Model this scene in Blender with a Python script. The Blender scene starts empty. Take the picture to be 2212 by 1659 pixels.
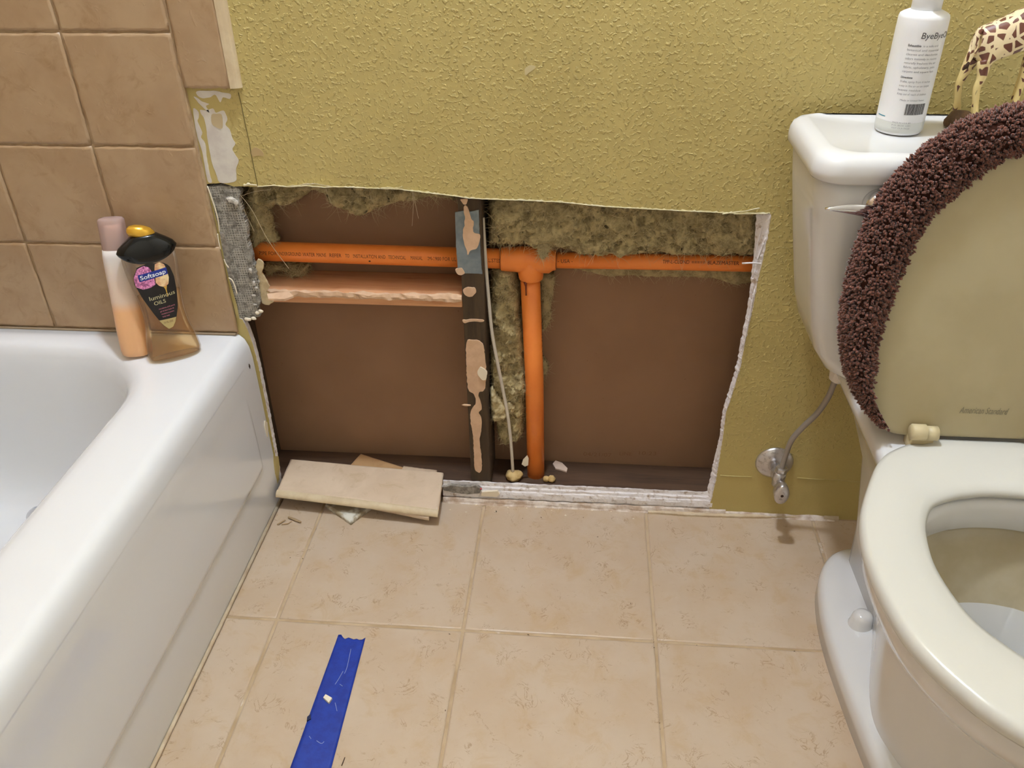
import bpy, bmesh, math, random
from mathutils import Vector, Matrix, noise
from mathutils.geometry import tessellate_polygon
random.seed(7)
scene = bpy.context.scene
COL = scene.collection

# ---------------------------------------------------------------- camera
W, H, F = 2212.0, 1659.0, 1815.2
CAM = Vector((0.1704, -1.2356, 1.0751))
PITCH, YAW, ROLL = 0.5726, -0.0916, -0.0145
_f = Vector((math.sin(YAW)*math.cos(PITCH), math.cos(YAW)*math.cos(PITCH), -math.sin(PITCH)))
_r = Vector((math.cos(YAW), -math.sin(YAW), 0))
_u = _r.cross(_f)
RT = _r*math.cos(ROLL) + _u*math.sin(ROLL)
UP = -_r*math.sin(ROLL) + _u*math.cos(ROLL)
cam_data = bpy.data.cameras.new('camera')
cam_data.sensor_fit = 'HORIZONTAL'; cam_data.sensor_width = 36.0
cam_data.lens = F/W*36.0; cam_data.clip_start = 0.01
cam = bpy.data.objects.new('camera', cam_data); COL.objects.link(cam)
cam.matrix_world = Matrix(((RT.x, UP.x, -_f.x, CAM.x), (RT.y, UP.y, -_f.y, CAM.y), (RT.z, UP.z, -_f.z, CAM.z), (0, 0, 0, 1)))
scene.camera = cam

# ---------------------------------------------------------------- world, exposure
world = bpy.data.worlds.new('world'); scene.world = world; world.use_nodes = True
world.node_tree.nodes['Background'].inputs[0].default_value = (0.6, 0.55, 0.45, 1)
world.node_tree.nodes['Background'].inputs[1].default_value = 0.02
vs = scene.view_settings
vs.view_transform = 'Standard'; vs.look = 'None'; vs.gamma = 1.0; vs.use_curve_mapping = False
vs.exposure = 0.0
LAMP = Vector((0.00, -0.27, 2.26)); LAMP_RADIANCE = 520.0; LAMP_RADIUS = 0.060; LAMP_COLOR = (0.87, 0.985, 1.16)

# ---------------------------------------------------------------- helpers
def ray(x, y): return RT*((x-W/2)/F) + UP*((H/2-y)/F) + _f
def at(x, y, X=None, Y=None, Z=None):
    d = ray(x, y)
    t = (X-CAM.x)/d.x if X is not None else (Y-CAM.y)/d.y if Y is not None else (Z-CAM.z)/d.z
    return CAM + d*t
def xz(x, y, Y=0.0):
    p = at(x, y, Y=Y); return (p.x, p.z)

def s2l(c):
    return tuple(((v/255)/12.92 if v/255 <= 0.04045 else ((v/255+0.055)/1.055)**2.4) for v in c)

class NT:
    def __init__(s, m):
        s.t = m.node_tree; s.n = s.t.nodes; s.l = s.t.links
    def add(s, typ, **kw):
        n = s.n.new(typ)
        for k, v in kw.items():
            if k == 'ins':
                for a, b in v.items():
                    if hasattr(b, 'is_linked') or hasattr(b, 'links'): s.l.new(b, n.inputs[a])
                    else: n.inputs[a].default_value = b
            else: setattr(n, k, v)
        return n
    def math(s, op, a, b=0.0, clamp=False):
        n = s.n.new('ShaderNodeMath'); n.operation = op; n.use_clamp = clamp
        for i, v in enumerate((a, b)):
            if hasattr(v, 'links'): s.l.new(v, n.inputs[i])
            else: n.inputs[i].default_value = v
        return n.outputs[0]
    def mix(s, fac, a, b):
        n = s.n.new('ShaderNodeMix'); n.data_type = 'RGBA'
        for i, v in ((0, fac), (6, a), (7, b)):
            if hasattr(v, 'links'): s.l.new(v, n.inputs[i])
            else: n.inputs[i].default_value = v if i == 0 else (*v[:3], 1)
        return n.outputs[2]
    def pos(s): return s.add('ShaderNodeNewGeometry').outputs['Position']
    def noise(s, vec, scale, detail=3, rough=0.55, dist=0.0):
        n = s.add('ShaderNodeTexNoise'); s.l.new(vec, n.inputs['Vector'])
        n.inputs['Scale'].default_value = scale; n.inputs['Detail'].default_value = detail
        n.inputs['Roughness'].default_value = rough; n.inputs['Distortion'].default_value = dist
        return n.outputs['Fac']
    def ramp(s, fac, a, b):
        n = s.add('ShaderNodeMapRange'); s.l.new(fac, n.inputs[0])
        n.inputs[1].default_value = a; n.inputs[2].default_value = b
        n.interpolation_type = 'SMOOTHSTEP'
        return n.outputs[0]
    def bump(s, h, strength, dist):
        n = s.add('ShaderNodeBump'); s.l.new(h, n.inputs['Height'])
        if hasattr(strength, 'links'): s.l.new(strength, n.inputs['Strength'])
        else: n.inputs['Strength'].default_value = strength
        n.inputs['Distance'].default_value = dist
        return n.outputs[0]

def new_mat(name):
    m = bpy.data.materials.new(name); m.use_nodes = True
    return m, NT(m), m.node_tree.nodes['Principled BSDF']

def mat(name, col, rough=0.5, metal=0.0, spec=0.5, col2=None, nscale=30.0, bump=0.0, bscale=200.0, bdist=0.001, lo=0.35, hi=0.65, coat=0.0, trans=0.0, ior=1.45, sub=0.0):
    m, t, b = new_mat(name)
    c = s2l(col)
    b.inputs['Base Color'].default_value = (*c, 1)
    b.inputs['Roughness'].default_value = rough; b.inputs['Metallic'].default_value = metal
    b.inputs['Specular IOR Level'].default_value = spec; b.inputs['IOR'].default_value = ior
    b.inputs['Coat Weight'].default_value = coat; b.inputs['Transmission Weight'].default_value = trans
    if sub:
        b.inputs['Subsurface Weight'].default_value = sub; b.inputs['Subsurface Radius'].default_value = (0.01, 0.008, 0.006)
    p = t.pos()
    if col2 is not None:
        f = t.ramp(t.noise(p, nscale, 4, 0.6), lo, hi)
        t.l.new(t.mix(f, c, s2l(col2)), b.inputs['Base Color'])
    if bump:
        t.l.new(t.bump(t.noise(p, bscale, 3), bump, bdist), b.inputs['Normal'])
    return m

# ---- materials
def make_wall_mat():
    m, t, b = new_mat('olive_wall_paint')
    p = t.pos()
    c = t.mix(t.ramp(t.noise(p, 6, 3), 0.3, 0.7), s2l((190, 170, 106)), s2l((197, 177, 112)))
    t.l.new(c, b.inputs['Base Color']); b.inputs['Roughness'].default_value = 0.48; b.inputs['Specular IOR Level'].default_value = 0.35
    sep = t.add('ShaderNodeSeparateXYZ'); t.l.new(p, sep.inputs[0])
    # hand-troweled texture is missing below the old baseboard line and on the strip beside the tiles
    low = t.ramp(sep.outputs['Z'], 0.095, 0.17)
    side = t.math('MAXIMUM', t.ramp(sep.outputs['X'], -0.375, -0.362), t.math('GREATER_THAN', sep.outputs['Z'], 0.80))
    n1 = t.ramp(t.noise(p, 165, 2.0, 0.5, 0.25), 0.50, 0.70)
    n2 = t.noise(p, 60, 2)
    h = t.math('ADD', n1, t.math('MULTIPLY', n2, 0.25))
    st = t.math('MULTIPLY', t.math('ADD', t.math('MULTIPLY', low, 0.75), 0.25), side)
    t.l.new(t.bump(h, t.math('MULTIPLY', st, 0.9), 0.0011), b.inputs['Normal'])
    return m
WALL = make_wall_mat()
OLIVE = mat('smooth_olive_paint', (190, 172, 112), 0.5, col2=(182, 162, 98), nscale=40)
WHITE_BOARD = mat('bare_white_board', (226, 220, 208), 0.6, col2=(210, 200, 190), nscale=25)
GYPSUM = mat('broken_gypsum', (238, 230, 226), 0.9, col2=(186, 164, 146), nscale=95, bump=0.7, bscale=300, bdist=0.0012, lo=0.52, hi=0.72)
PAPER = mat('torn_cream_paper', (234, 222, 170), 0.8, col2=(246, 238, 205), nscale=60)

def make_tile_mat(name, base, alt, dark, chips=True, rough=0.42):
    m, t, b = new_mat(name)
    p = t.pos()
    c = t.mix(t.ramp(t.noise(p, 14, 4, 0.6, 0.4), 0.32, 0.68), s2l(base), s2l(alt))
    c = t.mix(t.math('MULTIPLY', t.ramp(t.noise(p, 30, 5, 0.65, 1.0), 0.52, 0.74), 0.6), c, s2l(dark))
    t.l.new(c, b.inputs['Base Color']); b.inputs['Roughness'].default_value = rough
    h = t.math('ADD', t.math('MULTIPLY', t.noise(p, 60, 4), 0.5), t.ramp(t.noise(p, 55, 3, 0.5, 1.5), 0.63, 0.72))
    t.l.new(t.bump(h, 0.25, 0.0012), b.inputs['Normal'])
    return m
WTILE = make_tile_mat('tan_wall_tile', (181, 152, 117), (171, 140, 105), (156, 122, 83))
LTILE = make_tile_mat('loose_tile_glaze', (222, 198, 170), (212, 187, 158), (196, 168, 132))
LTILE_TAN = make_tile_mat('loose_tan_tile', (198, 158, 112), (184, 142, 96), (160, 118, 76))
BULL = mat('bullnose_cream_edge', (216, 196, 160), 0.4, col2=(205, 182, 146), nscale=40)
GROUT_W = mat('wall_grout', (190, 164, 130), 0.85, col2=(170, 142, 110), nscale=60, bump=0.3, bscale=500)

def make_floor_mat():
    m, t, b = new_mat('beige_floor_tile')
    p = t.pos()
    c = t.mix(t.ramp(t.noise(p, 9, 4, 0.6), 0.34, 0.66), s2l((199, 178, 154)), s2l((193, 169, 142)))
    c = t.mix(t.math('MULTIPLY', t.ramp(t.noise(p, 22, 5, 0.65, 0.5), 0.48, 0.72), 0.6), c, s2l((186, 156, 118)))
    # thin worm-like veins: zero crossings of a distorted noise, broken up by a second one
    v = t.noise(p, 30, 4, 0.62, 1.3)
    line = t.math('SUBTRACT', 1.0, t.ramp(t.math('ABSOLUTE', t.math('SUBTRACT', v, 0.5)), 0.0, 0.024))
    gate = t.ramp(t.noise(p, 24, 3, 0.5), 0.52, 0.64)
    c = t.mix(t.math('MULTIPLY', t.math('MULTIPLY', line, gate), 0.62), c, s2l((150, 118, 80)))
    sp = t.ramp(t.noise(p, 60, 4, 0.7), 0.62, 0.72)
    c = t.mix(t.math('MULTIPLY', sp, 0.4), c, s2l((158, 126, 86)))
    t.l.new(c, b.inputs['Base Color']); b.inputs['Roughness'].default_value = 0.38
    t.l.new(t.bump(t.noise(p, 45, 4), 0.12, 0.0015), b.inputs['Normal'])
    return m
FTILE = make_floor_mat()
def make_grout():
    m, t, b = new_mat('floor_grout'); p = t.pos()
    c = t.mix(t.ramp(t.noise(p, 18, 3), 0.35, 0.65), s2l((176, 150, 116)), s2l((194, 170, 138)))
    c = t.mix(t.math('MULTIPLY', t.ramp(t.noise(p, 14, 4, 0.6), 0.62, 0.70), 0.8), c, s2l((232, 222, 212)))
    t.l.new(c, b.inputs['Base Color']); b.inputs['Roughness'].default_value = 0.9
    return m
GROUT_F = make_grout()
CAULK = mat('old_cream_caulk', (214, 196, 166), 0.6, col2=(196, 172, 140), nscale=30)
WHITE_CAULK = mat('dusty_white_caulk', (228, 214, 200), 0.8, col2=(186, 160, 136), nscale=45, bump=0.5, bscale=250)

TUB = mat('white_tub_enamel', (234, 234, 234), 0.16, coat=0.3)
PORCELAIN = mat('white_porcelain', (225, 223, 220), 0.14, coat=0.3)
SEAT = mat('ivory_seat_plastic', (212, 209, 199), 0.22)
LIDM = mat('cream_lid_plastic', (182, 168, 132), 0.38, col2=(176, 161, 124), nscale=9)
HINGE = mat('yellowed_hinge_plastic', (204, 188, 148), 0.4)
CHROME = mat('chrome', (232, 232, 236), 0.08, metal=1.0)
OLD_CHROME = mat('dull_spotted_chrome', (205, 200, 198), 0.28, metal=0.85, col2=(165, 158, 155), nscale=160, lo=0.5, hi=0.7)
BRAID = mat('grey_supply_hose', (158, 148, 138), 0.45, metal=0.4, bump=0.4, bscale=700, bdist=0.0005)
PLASTIC_NUT = mat('white_plastic_nut', (222, 212, 200), 0.5)

def make_kraft():
    m, t, b = new_mat('kraft_board_back'); p = t.pos()
    c = t.mix(t.ramp(t.noise(p, 8, 3), 0.3, 0.7), s2l((152, 116, 87)), s2l((146, 110, 81)))
    c = t.mix(t.math('MULTIPLY', t.ramp(t.noise(p, 120, 2), 0.74, 0.78), 0.5), c, s2l((120, 84, 56)))
    t.l.new(c, b.inputs['Base Color']); b.inputs['Roughness'].default_value = 0.85
    t.l.new(t.bump(t.noise(p, 400, 2), 0.15, 0.0005), b.inputs['Normal'])
    return m
KRAFT = make_kraft()
def make_wood(name, a, bcol, dark, sc=(6, 60, 60)):
    m, t, b = new_mat(name); p = t.pos()
    mp = t.add('ShaderNodeMapping'); t.l.new(p, mp.inputs[0]); mp.inputs['Scale'].default_value = sc
    n = t.noise(mp.outputs[0], 1.0, 4, 0.6, 0.8)
    c = t.mix(t.ramp(n, 0.3, 0.7), s2l(a), s2l(bcol))
    c = t.mix(t.math('MULTIPLY', t.ramp(t.noise(mp.outputs[0], 2.2, 5, 0.7), 0.55, 0.75), 0.6), c, s2l(dark))
    t.l.new(c, b.inputs['Base Color']); b.inputs['Roughness'].default_value = 0.75
    t.l.new(t.bump(n, 0.3, 0.001), b.inputs['Normal'])
    return m
BLOCKWOOD = make_wood('orange_pine', (222, 168, 122), (204, 142, 96), (170, 108, 66), (4, 40, 60))
STUDWOOD = make_wood('dark_stained_stud', (84, 66, 44), (66, 50, 32), (42, 30, 18), (60, 60, 5))
PLATEWOOD = make_wood('dark_sole_plate', (92, 66, 44), (70, 48, 31), (44, 30, 19), (5, 50, 50))
PLASTER = mat('pinkish_plaster', (210, 172, 138), 0.85, col2=(220, 184, 150), nscale=60, bump=0.3, bscale=200)
STEEL = mat('blue_grey_steel', (138, 148, 152), 0.42, metal=0.45, col2=(118, 128, 134), nscale=40)
CEMENT = None
def make_cement():
    m, t, b = new_mat('grey_cement_backer'); p = t.pos()
    mp = t.add('ShaderNodeMapping'); t.l.new(p, mp.inputs[0]); mp.inputs['Rotation'].default_value = (0, 0.05, 0)
    sep = t.add('ShaderNodeSeparateXYZ'); t.l.new(mp.outputs[0], sep.inputs[0])
    k = 2*math.pi/0.0042
    wx = t.math('SINE', t.math('MULTIPLY', sep.outputs['X'], k)); wz = t.math('SINE', t.math('MULTIPLY', sep.outputs['Z'], k))
    g = t.math('MAXIMUM', t.ramp(wx, 0.0, 0.9), t.ramp(wz, 0.0, 0.9))
    gate = t.ramp(t.noise(p, 60, 5, 0.7), 0.42, 0.54)
    g = t.math('MULTIPLY', g, gate)
    c = t.mix(t.ramp(t.noise(p, 90, 5, 0.7), 0.3, 0.7), s2l((162, 156, 144)), s2l((92, 86, 76)))
    c = t.mix(t.math('MULTIPLY', g, 0.7), c, s2l((198, 190, 176)))
    t.l.new(c, b.inputs['Base Color']); b.inputs['Roughness'].default_value = 0.9
    h = t.math('ADD', g, t.math('MULTIPLY', t.noise(p, 250, 4, 0.7), 0.9))
    t.l.new(t.bump(h, 0.8, 0.0012), b.inputs['Normal'])
    return m
CEMENT = make_cement()
WOOL = mat('mineral_wool', (202, 182, 134), 1.0, spec=0.1, col2=(156, 138, 98), nscale=55, bump=1.0, bscale=160, bdist=0.003)
FIBRE = mat('mineral_fibre', (196, 178, 136), 0.9, spec=0.1)
GLASSFIBRE = mat('pale_glass_fibre', (235, 222, 190), 0.5)
ORANGE = mat('orange_cpvc', (248, 142, 62), 0.38, col2=(243, 134, 56), nscale=20)
PRINT = mat('dark_print', (92, 48, 26), 0.6)
PRINT_FAINT = mat('faint_brown_print', (196, 96, 44), 0.5)
KPRINT = mat('faint_grey_print', (138, 100, 70), 0.8)
CEMENT_DRIP = mat('dark_solvent_drip', (110, 40, 12), 0.4)
CABLE = mat('white_cable_jacket', (214, 202, 184), 0.5)
FOAM = mat('yellow_spray_foam', (224, 192, 132), 0.7, col2=(206, 170, 108), nscale=80, bump=0.4, bscale=150)
TAPE = mat('blue_painter_tape', (24, 56, 154), 0.5, col2=(20, 46, 138), nscale=70, bump=0.3, bscale=220)
TAPE_DUST = mat('tape_dust', (140, 150, 190), 0.9)
CRUMB = mat('mortar_crumb', (168, 142, 108), 0.9)
DARKCRUMB = mat('dark_crumb', (60, 40, 26), 0.9)
CHIP = mat('white_paint_chip', (240, 226, 200), 0.6)

# ---- mesh helpers
def link(o, parent=None):
    COL.objects.link(o)
    if parent is not None:
        o.parent = parent
        o.matrix_parent_inverse = Matrix.Translation(-Vector(parent.location)) if parent.type == 'EMPTY' else Matrix.Identity(4)
    return o
def obj(name, v, f, m, parent=None, smooth=False, mats=None, fm=None):
    me = bpy.data.meshes.new(name); me.from_pydata([tuple(p) for p in v], [], f)
    for mm in (mats or [m]): me.materials.append(mm)
    if fm:
        for p, i in zip(me.polygons, fm): p.material_index = i
    bm = bmesh.new(); bm.from_mesh(me); bmesh.ops.recalc_face_normals(bm, faces=bm.faces[:]); bm.to_mesh(me); bm.free()
    if smooth:
        for p in me.polygons: p.use_smooth = True
    o = bpy.data.objects.new(name, me)
    return link(o, parent)
def bevel(o, w, seg=3, ang=0.6):
    b = o.modifiers.new('bevel', 'BEVEL'); b.width = w; b.segments = seg; b.limit_method = 'ANGLE'; b.angle_limit = ang
    for p in o.data.polygons: p.use_smooth = True
    return o
def subsurf(o, n=2):
    s = o.modifiers.new('sub', 'SUBSURF'); s.levels = n; s.render_levels = n
    for p in o.data.polygons: p.use_smooth = True
    return o
def thing(name, label, cat, loc, group=None):
    e = bpy.data.objects.new(name, None); e.empty_display_size = 0.02; COL.objects.link(e); e.location = loc
    e['label'] = label; e['category'] = cat
    if group: e['group'] = group
    return e
def tag(o, label, cat, group=None):
    o['label'] = label; o['category'] = cat
    if group: o['group'] = group
    return o
def struct(o, label=None):
    o['kind'] = 'structure'
    if label: o['label'] = label
    return o
def box(x0, x1, y0, y1, z0, z1):
    v = [(x, y, z) for z in (z0, z1) for y in (y0, y1) for x in (x0, x1)]
    f = [(0, 2, 3, 1), (4, 5, 7, 6), (0, 1, 5, 4), (2, 6, 7, 3), (0, 4, 6, 2), (1, 3, 7, 5)]
    return v, f
def loft(rings, cap0=True, cap1=True, closed=True):
    v = []; f = []; n = len(rings[0])
    for r in rings: v += [tuple(p) for p in r]
    for i in range(len(rings)-1):
        for j in range(n if closed else n-1):
            k = (j+1) % n
            f.append((i*n+j, i*n+k, (i+1)*n+k, (i+1)*n+j))
    if cap0: f.append(tuple(range(n-1, -1, -1)))
    if cap1: f.append(tuple((len(rings)-1)*n+j for j in range(n)))
    return v, f
def tube(pts, rad, n=12, caps=True):
    pts = [Vector(p) for p in pts]; rings = []
    t0 = (pts[1]-pts[0]).normalized()
    nrm = t0.orthogonal().normalized()
    for i, p in enumerate(pts):
        a = pts[max(i-1, 0)]; b = pts[min(i+1, len(pts)-1)]
        t = (b-a).normalized()
        nrm = (nrm - t*nrm.dot(t)).normalized(); bn = t.cross(nrm)
        r = rad[i] if isinstance(rad, (list, tuple)) else rad
        rings.append([p + (nrm*math.cos(2*math.pi*k/n) + bn*math.sin(2*math.pi*k/n))*r for k in range(n)])
    return loft(rings, caps, caps)
def spline(pts, n=8, closed=False):
    pts = [Vector(p) for p in pts]; out = []; m = len(pts)
    rng = range(m if closed else m-1)
    for i in rng:
        g = (lambda k: pts[k % m]) if closed else (lambda k: pts[min(max(k, 0), m-1)])
        p0, p1, p2, p3 = g(i-1), g(i), g(i+1), g(i+2)
        for s in range(n):
            t = s/n
            out.append(0.5*((2*p1) + (p2-p0)*t + (2*p0-5*p1+4*p2-p3)*t*t + (3*p1-p0-3*p2+p3)*t**3))
    if not closed: out.append(pts[-1])
    return out
def slab(poly, fn0, fn1):
    """extrude a 2D polygon between two surfaces fn(u,v)->xyz"""
    n = len(poly)
    tri = tessellate_polygon([[Vector((a, b, 0)) for a, b in poly]])
    v = [fn0(a, b) for a, b in poly] + [fn1(a, b) for a, b in poly]
    f = [tuple(t) for t in tri] + [tuple(i+n for i in reversed(t)) for t in tri]
    f += [(i, (i+1) % n, n+(i+1) % n, n+i) for i in range(n)]
    return v, f
def wallslab(name, px, y_back, y_front, m, parent, rough=0.0, Y=0.0):
    """polygon traced on the plane y=Y, given real thickness"""
    poly = [xz(a, b, Y) for a, b in px]
    if name in ('bare_patch', 'paint_island', 'scuff', 'dent'): poly = [(q.x, q.y) for q in spline([(*q, 0) for q in poly], 3, True)]
    if rough: poly = ragged(poly, rough)
    v, f = slab(poly, lambda a, b: (a, y_back, b), lambda a, b: (a, y_front, b))
    return obj(name, v, f, m, parent)
def ragged(poly, amp, step=0.004, closed=True, seed=0.0):
    out = []; n = len(poly)
    for i in range(n if closed else n-1):
        a = Vector(poly[i]); b = Vector(poly[(i+1) % n]); L = (b-a).length; k = max(1, int(L/step))
        for s in range(k):
            p = a.lerp(b, s/k)
            q = Vector((p.x*160+seed, p.y*160, 3.1))
            p = p + Vector((noise.noise(q), noise.noise(q+Vector((9.1, 4.2, 7))),))*amp
            out.append((p.x, p.y))
    if not closed: out.append(tuple(poly[-1]))
    return out
def text_mesh(s, size, m, name, parent, fn, width=None, shear=0.0, bold=0.0, sub=False):
    """flat lettering: 2D glyph outlines mapped by fn(u,v)->xyz (u from 0, v baseline 0)"""
    cu = bpy.data.curves.new('t', 'FONT'); cu.body = s; cu.size = size; cu.shear = shear; cu.offset = bold; cu.resolution_u = 3
    o = bpy.data.objects.new('t', cu); COL.objects.link(o)
    dg = bpy.context.evaluated_depsgraph_get(); dg.update()
    me = bpy.data.meshes.new_from_object(o.evaluated_get(dg))
    v = [p.co.copy() for p in me.vertices]; f = [tuple(p.vertices) for p in me.polygons]
    bpy.data.objects.remove(o); bpy.data.curves.remove(cu); bpy.data.meshes.remove(me)
    if not v: return None
    x0 = min(p.x for p in v); x1 = max(p.x for p in v)
    k = (width/(x1-x0)) if width else 1.0
    vv = [fn((p.x-x0)*k, p.y) for p in v]
    me2 = bpy.data.meshes.new(name); me2.from_pydata([tuple(p) for p in vv], [], f); me2.materials.append(m)
    return link(bpy.data.objects.new(name, me2), parent)
def tile_mesh(w, h, t, jit=0.0006, seed=0, n=14, edge=0.004, drop=0.0018):
    """tile in local XY (size w x h, origin at corner), top at z=0 with a worn pillowed edge, body down to -t"""
    rnd = random.Random(seed)
    def ringpts(ins, z, j):
        out = []
        for side in range(4):
            for i in range(n):
                s = i/n
                x, y = ((ins+(w-2*ins)*s, ins), (w-ins, ins+(h-2*ins)*s), (w-ins-(w-2*ins)*s, h-ins), (ins, h-ins-(h-2*ins)*s))[side]
                out.append((x+rnd.uniform(-j, j), y+rnd.uniform(-j, j), z))
        return out
    rings = [ringpts(0, -t, 0), ringpts(0, -drop*1.1, jit), ringpts(edge*0.45, -drop*0.35, jit*1.5), ringpts(edge, 0, jit)]
    return loft(rings)

# ================================================================ room shell
OFFWHITE = mat('off_white_wall', (228, 224, 216), 0.6)
CEIL = 2.40; XL, XR, YF = -1.18, 1.30, -2.10
TH = 0.0127
# back wall: drywall sheet with the torn opening (open at the floor)
top_edge = [(440, 398), (478, 395), (505, 403), (535, 402), (556, 404), (590, 401), (625, 404), (660, 402), (700, 405), (720, 404), (760, 405), (820, 408), (860, 409), (900, 414), (960, 421), (1010, 428), (1060, 431), (1130, 433), (1210, 437), (1300, 446), (1400, 452), (1500, 457), (1600, 462), (1663, 461)]
right_edge = [(1664, 464), (1659, 500), (1650, 545), (1637, 600), (1624, 670), (1608, 740), (1599, 790), (1581, 850), (1567, 892), (1561, 940), (1553, 990), (1545, 1040), (1535, 1082)]
left_edge = [(606, 1062), (603, 1035), (594, 980), (585, 930), (573, 865), (560, 800), (552, 765), (545, 740), (536, 715), (524, 690)]
pl = [xz(a, b) for a, b in left_edge]
pt = [xz(a, b) for a, b in top_edge]; pr = [xz(a, b) for a, b in right_edge]
inner = ragged(pl, 0.0012, 0.004, False) + [(-0.437, 0.40)] + ragged(pt, 0.0011, 0.004, False) + ragged(pr, 0.0016, 0.0035, False)
outline = [(pl[0][0], -0.01)] + inner + [(pr[-1][0], -0.01), (XR, -0.01), (XR, CEIL), (XL, CEIL), (XL, -0.01)]
right_pts = set(inner[-len(ragged(pr, 0.0016, 0.0035, False)):])
cut = [(0.0, .006), (.05, .008), (.10, .007), (.16, .003), (.25, .003), (.34, .0035), (.40, .004), (.47, .006), (.52, .011), (.57, .017), (.62, .019)]
def bevel_in(z):
    for (za, da), (zb_, db) in zip(cut, cut[1:]):
        if za <= z <= zb_: return da+(db-da)*(z-za)/(zb_-za)
    return cut[0][1]
v, f = slab(outline, lambda a, b: (a, 0.0, b), lambda a, b: (a-(bevel_in(b)+0.0015*noise.noise(Vector((b*140, 2, 5))) if (a, b) in right_pts else 0), TH, b))
nt = (len(f)-len(outline))//2
fm = []
for i, fc in enumerate(f):
    if i < nt: fm.append(0)
    elif i < 2*nt: fm.append(2)
    else: fm.append(1 if 0 < (i-2*nt) <= len(inner) else 0)
wall_back = struct(obj('wall_back', v, f, None, mats=[WALL, GYPSUM, KRAFT], fm=fm), 'olive textured drywall with a large torn opening near the floor')
for nm, b in (('wall_left', box(XL-0.1, XL, YF, 0.0, -0.02, CEIL)), ('wall_right', box(XR, XR+0.1, YF, 0.0, -0.02, CEIL)), ('wall_front', box(XL-0.1, XR+0.1, YF-0.1, YF, -0.02, CEIL))):
    struct(obj(nm, *b, WTILE if nm == 'wall_left' else OFFWHITE))
struct(obj('ceiling', *box(XL-0.1, XR+0.1, YF-0.1, 0.25, CEIL, CEIL+0.05), mat('ceiling_white', (238, 236, 232), 0.9)))
# far board of the stud bay, seen from its unpainted back
YB = TH+0.089
wall_cavity = struct(obj('wall_cavity', *box(XL, XR, YB, YB+TH, -0.02, CEIL), KRAFT), 'brown unpainted back of the board behind the stud bay')
def ktext(s, px, size, width):
    p = at(*px, Y=YB)
    text_mesh(s, size, KPRINT, 'stamped_date', wall_cavity, lambda u, w: (p.x+u, YB-0.0004, p.z+w), width)
ktext('04/21/07', (1260, 984), 0.013, 0.056); ktext('LINE', (1338, 983), 0.013, 0.024); ktext('10:23', (1380, 982), 0.013, 0.034)

# floor: grout bed with single tiles
T = 0.310; G = 0.0048
floor = struct(obj('floor', *box(XL, XR, YF, 0.26, -0.03, -0.0016), GROUT_F), 'beige tiled bathroom floor')
xj = [-0.3965, -T, 0.0, T, 2*T, 3*T, 4*T, XR]
yj = [-0.003, -0.3155, -0.6255, -0.9355, -1.2455, -1.5555, -1.8655, YF]
cache = {}
for i in range(len(xj)-1):
    if xj[i+1]-xj[i] < 0.03: continue
    for j in range(len(yj)-1):
        x0, x1 = xj[i]+G/2, xj[i+1]-G/2; y0, y1 = yj[j+1]+G/2, yj[j]-(G/2 if j else 0)
        if i == 0: x0 = xj[0]+0.001
        key = (round(x1-x0, 4), round(y1-y0, 4))
        if key not in cache:
            tv, tf = tile_mesh(x1-x0, y1-y0, 0.009, 0.0003, len(cache), 10, 0.003, 0.0012)
            o = obj('tile', tv, tf, FTILE, floor); cache[key] = o.data
            for p in o.data.polygons: p.use_smooth = len(p.vertices) == 4
        else:
            o = link(bpy.data.objects.new('tile', cache[key]), floor)
        o.location = (x0, y0, random.uniform(-0.0003, 0.0003))

# wall tiles of the tub surround (back wall, left of the opening)
tw, x0j, z0j = 0.1639, -0.5855, 0.8546
g = 0.0032
struct(obj('trim_1', *box(XL, -0.420, -0.0062, -0.0001, 0.362, CEIL), GROUT_W), 'tan grout bed behind the wall tiles')
# tile_mesh gives depth as negative z; remap so the glazed face looks towards the room
def wtile(xa, xb, za, zb, seed, m=WTILE, jit=0.0011, right_cream=False):
    tv, tf = tile_mesh(xb-xa, zb-za, 0.0075, jit, seed, 16, 0.004, 0.0016)
    o = obj('tile', [(x+xa, -0.0098-z, y+za) for x, y, z in tv], tf, m, wall_back)
    for p in o.data.polygons: p.use_smooth = len(p.vertices) == 4
    return o
xcols = [x0j+k*tw for k in range(-4, 2)]
zrows = [0.3655] + [z0j-2*tw, z0j-tw, z0j] + [z0j+k*tw for k in range(1, 9)]
sd = 0
for ci in range(len(xcols)-1):
    for ri in range(len(zrows)-1):
        sd += 1
        xb = xcols[ci+1]-g/2
        if ci == len(xcols)-2 and ri == 0: xb += 0.004
        wtile(max(xcols[ci]+g/2, XL+0.01), xb, zrows[ri]+g/2, zrows[ri+1]-g/2, sd)
# bullnose column: body plus rounded cream edge, lowest piece ends above the bare patch
zb0 = at(455, 193, Y=-0.01).z
zb = [zb0] + [zb0+0.315*k for k in range(1, 6)]
for k in range(5):
    tl = wtile(-0.4185, -0.3490, zb[k]+0.001, zb[k+1]-0.002, 200+k)
    prof = []
    for i in range(7):
        a = math.pi/2*i/6
        prof.append((-0.3492+0.0155*math.sin(a), -0.0098*math.cos(a)**0.8 if i < 6 else 0.0))
    ring = lambda z: [(x, y, z) for x, y in prof] + [(-0.3492, 0.0, z)]
    e = obj('bullnose_edge', *loft([ring(zb[k]+0.001), ring(zb[k+1]-0.002)]), BULL, tl, smooth=False)
# caulk line between tiles and tub
o = obj('trim_2', *tube([(XL, -0.0105, 0.3635), (-0.80, -0.0105, 0.3635), (-0.45, -0.0105, 0.3640), (-0.421, -0.0105, 0.3645)], 0.0022, 8), mat('brown_old_caulk', (150, 130, 104), 0.7)); struct(o, 'thin line of old caulk between tiles and tub')

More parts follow.
